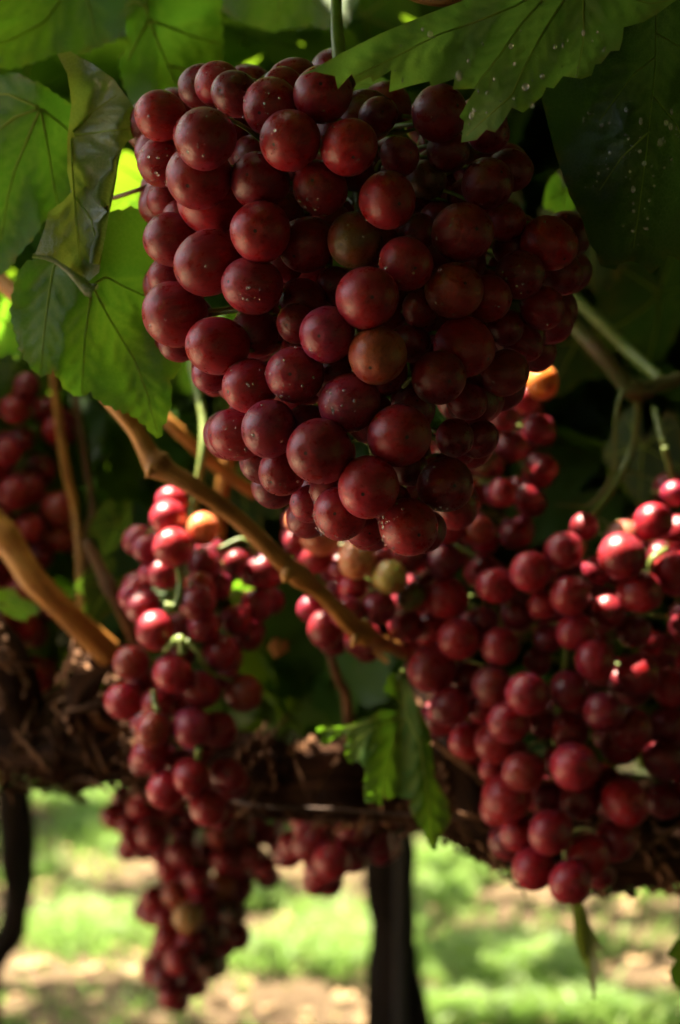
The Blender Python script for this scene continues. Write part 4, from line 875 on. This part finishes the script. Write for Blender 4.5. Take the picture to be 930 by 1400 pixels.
place_leaf(508, 886, .925, 40, -.9, .5, -.5, 'leaf_dry', 1, 'dry orange leaf scrap lit by the sun beneath the golden cane')
place_leaf(382, 884, 1.02, 20, -.5, .2, .4, 'leaf_dry', 2, 'tiny dry orange leaf scrap behind the slim bunch')

# water on the dark leaf
def leaf_drops(o, depth, box, count, seed, inside):
    r = random.Random(seed); DV, DF = [], []
    for k in range(count):
        x, y = r.uniform(box[0], box[2]), r.uniform(box[1], box[3])
        if not in_poly(x, y, inside): continue
        rr = .00025 + .0008 * r.random() ** 3; c = P(x, y, depth(x, y) - .0010 - rr * .2)
        q = ICO2[0] * np.array([rr * r.uniform(.7, 1.3), rr * .6, rr * r.uniform(.8, 1.9)]) + c
        off = len(DV); DV.extend(q.tolist()); DF.extend([[i + off for i in t] for t in ICO2[1]])
    tag(obj('water_droplets', DV, DF, M['water'], o), 'water drops standing on the leaf', kind='stuff')
leaves_by_label = {o.get('label', ''): o for o in vine.children}
leaf_drops(leaves_by_label['dark green leaf with water drops, to the right of the large bunch'], d2, (780, 150, 930, 372), 190, 4, L2)
leaf_drops(leaves_by_label['big bright green toothed leaf overhanging the large wet bunch'], d1, (540, 40, 840, 180), 60, 5, L1)

# ------------------------------------------------------------------ gaps in the canopy where sunlight comes through
for (x, y, Y, rad) in [(741, 508, .88, .013), (854, 722, .885, .013), (921, 770, .885, .005), (278, 706, .912, .012), (513, 905, .925, .014), (382, 892, 1.02, .004), (645, 1075, .985, .008), (895, 765, .895, .006)]:
    GAPS.append((P(x, y, Y), rad))
# gap above the big bright leaf, covered by unseen leaves added to filter the sun
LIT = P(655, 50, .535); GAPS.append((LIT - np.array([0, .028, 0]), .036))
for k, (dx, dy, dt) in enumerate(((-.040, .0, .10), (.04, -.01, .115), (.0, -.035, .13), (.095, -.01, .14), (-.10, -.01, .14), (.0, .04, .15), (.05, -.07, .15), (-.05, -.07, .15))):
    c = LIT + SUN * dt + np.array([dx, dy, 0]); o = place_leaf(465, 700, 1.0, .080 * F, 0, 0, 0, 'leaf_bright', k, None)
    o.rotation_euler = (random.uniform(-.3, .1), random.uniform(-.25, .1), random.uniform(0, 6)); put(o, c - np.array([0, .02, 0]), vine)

# ------------------------------------------------------------------ canopy and rows of vines
def scatter(n, box, size, tilt, dens=None):
    Q = np.stack([RNG.uniform(a, b, n) for a, b in box], 1)
    if dens is not None: Q = Q[RNG.random(n) < dens(Q)]
    s = RNG.uniform(size[0], size[1], len(Q)); keep = np.ones(len(Q), bool)
    # nothing between the camera and the bunches
    d = Q - np.array([0, 0, CAM_H]); px = 465 + F * d[:, 0] / np.maximum(d[:, 1], .05); py = 700 - F * d[:, 2] / np.maximum(d[:, 1], .05)
    view = (d[:, 1] > 0) & (d[:, 1] < 1.13) & (px > -260) & (px < 1190) & (py > -330) & (py < 1700)
    keep &= ~view
    Q, s = Q[keep], s[keep]; return Q, s, RNG.normal(0, tilt, len(Q))
groups = []
groups.append(scatter(7000, [(-.38, 1.3), (-.3, 2.4), (1.54, 1.98)], (.05, .085), .5, lambda Q: np.where((Q[:, 0] < -.02) & (Q[:, 1] > .8) & (Q[:, 1] < 1.5), .72, 1.0)))                 # dense roof over the near vine
groups.append(scatter(9000, [(-4.6, 3.0), (-2.4, -.05), (1.6, 2.0)], (.06, .09), .5))  # unseen roof over the camera, added to block front-left light
groups.append(scatter(5000, [(1.2, 7.0), (-2.2, 2.3), (1.5, 1.95)], (.06, .09), .6))
groups.append(scatter(3000, [(-.9, 1.6), (1.2, 2.1), (1.06, 1.6)], (.045, .075), .9))
groups.append(scatter(1800, [(.05, 1.6), (1.2, 2.3), (1.05, 1.7)], (.05, .085), .8))
groups.append(scatter(520, [(-.78, -.34), (1.02, 1.5), (1.12, 1.6)], (.045, .075), .9))  # off-frame leaves added to keep light off the far-left bunch
groups.append(scatter(420, [(-.3, .7), (1.17, 1.5), (1.04, 1.16)], (.035, .055), .8))                # behind the bunches
groups.append(scatter(1800, [(1.6, 6.5), (.8, 1.8), (.9, 1.6)], (.05, .08), 1.0))
V, Fc, U = leaf_mass(np.vstack([g[0] for g in groups]), np.concatenate([g[1] for g in groups]), np.concatenate([g[2] for g in groups]))
o = obj('vine_canopy', V, Fc, M['leaf_canopy'], uv=U, origin=(.4, 1.0, 1.7)); tag(o, 'dense leafy roof of vine foliage over the hanging bunches', 'foliage', kind='stuff')

# the canopies of the rows farther back: clumps that shade the ground in patches, sunny gaps between them
def ground_at(px, py): return np.array([(px - 465) / (py - 700) * CAM_H, CAM_H * F / (py - 700), 0.0])
CL, CS = [], []
def clump(c, ax, ay, n, zlo=1.5, zhi=1.95):
    """a clump of foliage whose shade falls on the ground ellipse c, ax, ay"""
    for k in range(n):
        a = RNG.uniform(0, 2 * np.pi); q = math.sqrt(RNG.random()); z = RNG.uniform(zlo, zhi)
        CL.append(c + np.array([math.cos(a) * ax * q, math.sin(a) * ay * q, 0]) + SUN * (z / SUN[2])); CS.append(RNG.uniform(.06, .09))
# openings in the far canopy, given by the sunny patches they leave on the ground
OPEN = [(110, 1275, 95, 34), (155, 1165, 62, 30), (430, 1290, 130, 40), (400, 1382, 140, 22), (60, 1325, 70, 14), (640, 1190, 80, 34), (830, 1205, 150, 30), (115, 1085, 75, 24), (390, 1175, 60, 24), (620, 1395, 50, 8), (800, 1392, 110, 10), (590, 1140, 50, 26), (900, 1160, 70, 22), (250, 1330, 60, 14), (30, 1210, 30, 8), (480, 1230, 30, 8), (760, 1262, 26, 6), (660, 1262, 22, 6), (880, 1280, 26, 6), (870, 1330, 30, 7), (700, 1335, 24, 6)]
NQ = 23000; Q = np.stack([RNG.uniform(-6.0, 5.0, NQ), RNG.uniform(2.9, 10.5, NQ), RNG.uniform(1.5, 1.95, NQ)], 1)
G = Q - SUN * (Q[:, 2] / SUN[2])[:, None]; gpx = 465 + F * G[:, 0] / np.maximum(G[:, 1], .2); gpy = 700 + F * CAM_H / np.maximum(G[:, 1], .2)
ok = np.ones(len(Q), bool)
for (cx, cy, rx, ry) in OPEN:
    k_ = F * .05 / np.maximum(G[:, 1], .2); ok &= ((gpx - cx) / (rx + k_)) ** 2 + ((gpy - cy) / (ry + k_ * .28)) ** 2 > 1
CL += [q for q in Q[ok]]; CS += list(RNG.uniform(.05, .085, ok.sum()))
for k in range(90):                                   # the rest of the rows, out to the sides and far back
    gx, gy = RNG.uniform(-5, 7), RNG.uniform(2.6, 15)
    if gy < 8.5 and abs(gx) < .235 * gy + .25 or gx < -1.3 and gy < 7: continue
    clump(np.array([gx, gy, 0]), RNG.uniform(.3, .7), RNG.uniform(.2, .5), 70)
Q = np.array(CL); Sz = np.array(CS); 
g = (Q, Sz, RNG.normal(0, .5, len(Q)))
g1 = scatter(300, [(-4.5, 5), (2.3, 9.0), (1.5, 2.0)], (.05, .08), .6)
g2 = scatter(7000, [(-6, 5.5), (2.4, 3.4), (.98, 1.55)], (.06, .09), .9)
g3 = scatter(2500, [(-3.2, 6), (6.2, 6.9), (.95, 1.7)], (.06, .09), .9)
g = [np.concatenate(a) for a in zip(g, g1, g2, g3)]
V, Fc, U = leaf_mass(*g)
o = obj('vine_canopy', V, Fc, M['leaf_canopy'], uv=U, origin=(0, 6, 1.7)); tag(o, 'leafy canopies of the vine rows farther back', 'foliage', kind='stuff')
# unseen hedges added behind the camera and at the right to block light
g = scatter(10500, [(-4.8, 6.0), (-1.9, -1.2), (.1, 2.0)], (.06, .09), .9)
gb = scatter(3200, [(5.8, 6.6), (-2.0, 3.4), (.0, 2.0)], (.07, .10), .9)
g = [np.concatenate(a) for a in zip(g, gb)]
V, Fc, U = leaf_mass(*g)
o = obj('light_block_hedge', V, Fc, M['leaf_canopy'], uv=U, origin=(2, -1.7, 1.4)); tag(o, 'unseen hedges of vine foliage added to block front and right light', 'foliage', kind='stuff')

def far_vine(x, Y, r, lean, label, pts=None, stake=False, seed=0):
    """trunk, two-armed cordon on top"""
    rr = random.Random(seed); base = np.array([x, Y, 0.]); t = thing('grape_vine', base, label, 'grape vine', 'vines standing in the rows farther back')
    rows = pts or [(0, -.06, 1.15), (.02, .3, 1.0), (lean * .5, .7, .95), (lean, 1.15, 1.0), (lean * .9, 1.5, .9)]
    path = smooth_path([[x + a, Y + rr.uniform(-.01, .01), z, r * q] for a, z, q in rows], 9)
    v, f = tube(path, 14, lambda s, a: 1 + .16 * math.sin(2 * a + 9 * s) + .09 * math.sin(7 * a - 11 * s) + .13 * math.sin(31 * s + 2 * a) + .08 * math.sin(67 * s - a)); obj('trunk', v, f, M['trunk'], t, uv=tube_uv(path, 14))
    top = path[-1]
    for sg in (-1, 1):
        cp = smooth_path([[*top[:3] + np.array([0, 0, -.03]), r * .8], [top[0] + sg * .25, Y + .02, top[2] + .03, r * .7], [top[0] + sg * .6, Y - .01, top[2] + .02, r * .6], [top[0] + sg * 1.0, Y, top[2] + .04, r * .4]], 6)
        v, f = tube(cp, 10, lambda s, a: 1 + .14 * math.sin(3 * a + 9 * s) + .1 * math.sin(31 * s)); obj('cordon', v, f, M['trunk'], t, uv=tube_uv(cp, 10))
    return t
X = lambda px, Y: (px - 465) / F * Y
far_vine(X(526, 3.0), 3.0, .050, .01, 'dark straight vine trunk beside the wooden stake, below the small short bunch', seed=1)
far_vine(X(2, 3.3), 3.3, .032, .03, 'dark vine trunk bent low down, beneath the thick spur of the near vine', pts=[(-.03, -.06, 1.1), (-.035, .12, .9), (-.02, .3, .8), (.032, .42, .95), (.03, .62, 1.0), (.015, .9, .95), (.02, 1.5, .9)], seed=2)
far_vine(X(645, 5.6), 5.6, .045, .02, 'small distant dark trunk between the wooden stake and the broad loose bunch', seed=3)
far_vine(X(330, 8.0), 8.0, .045, .02, 'faint farthest trunk behind the tapering blurred bunch', seed=4)
st = [[X(548, 2.93), 2.93, -.1, .013], [X(548, 2.93), 2.93, .7, .0125], [X(547, 2.93), 2.93, 1.6, .012]]
v, f = tube(smooth_path(st, 5), 8, lambda s, a: 1 + .06 * math.sin(4 * a)); tag(obj('vine_stake', v, f, M['stake']), 'thin wooden stake in front of the dark straight trunk', 'stake')

# fallen leaves and clods on the ground
n = 2600; Q = np.stack([RNG.uniform(-3.5, 3.5, n), RNG.uniform(2.2, 9.0, n), np.zeros(n)], 1); Q[:, 2] = ground_z(Q[:, 0], Q[:, 1]) + .012
V, Fc, U = leaf_mass(Q, RNG.uniform(.02, .045, n), RNG.normal(0, .25, n))
tag(obj('leaf_litter', V, Fc, M['litter'], uv=U, origin=(0, 5, 0)), 'dry brown fallen leaves scattered over the soil', 'leaves', kind='stuff')
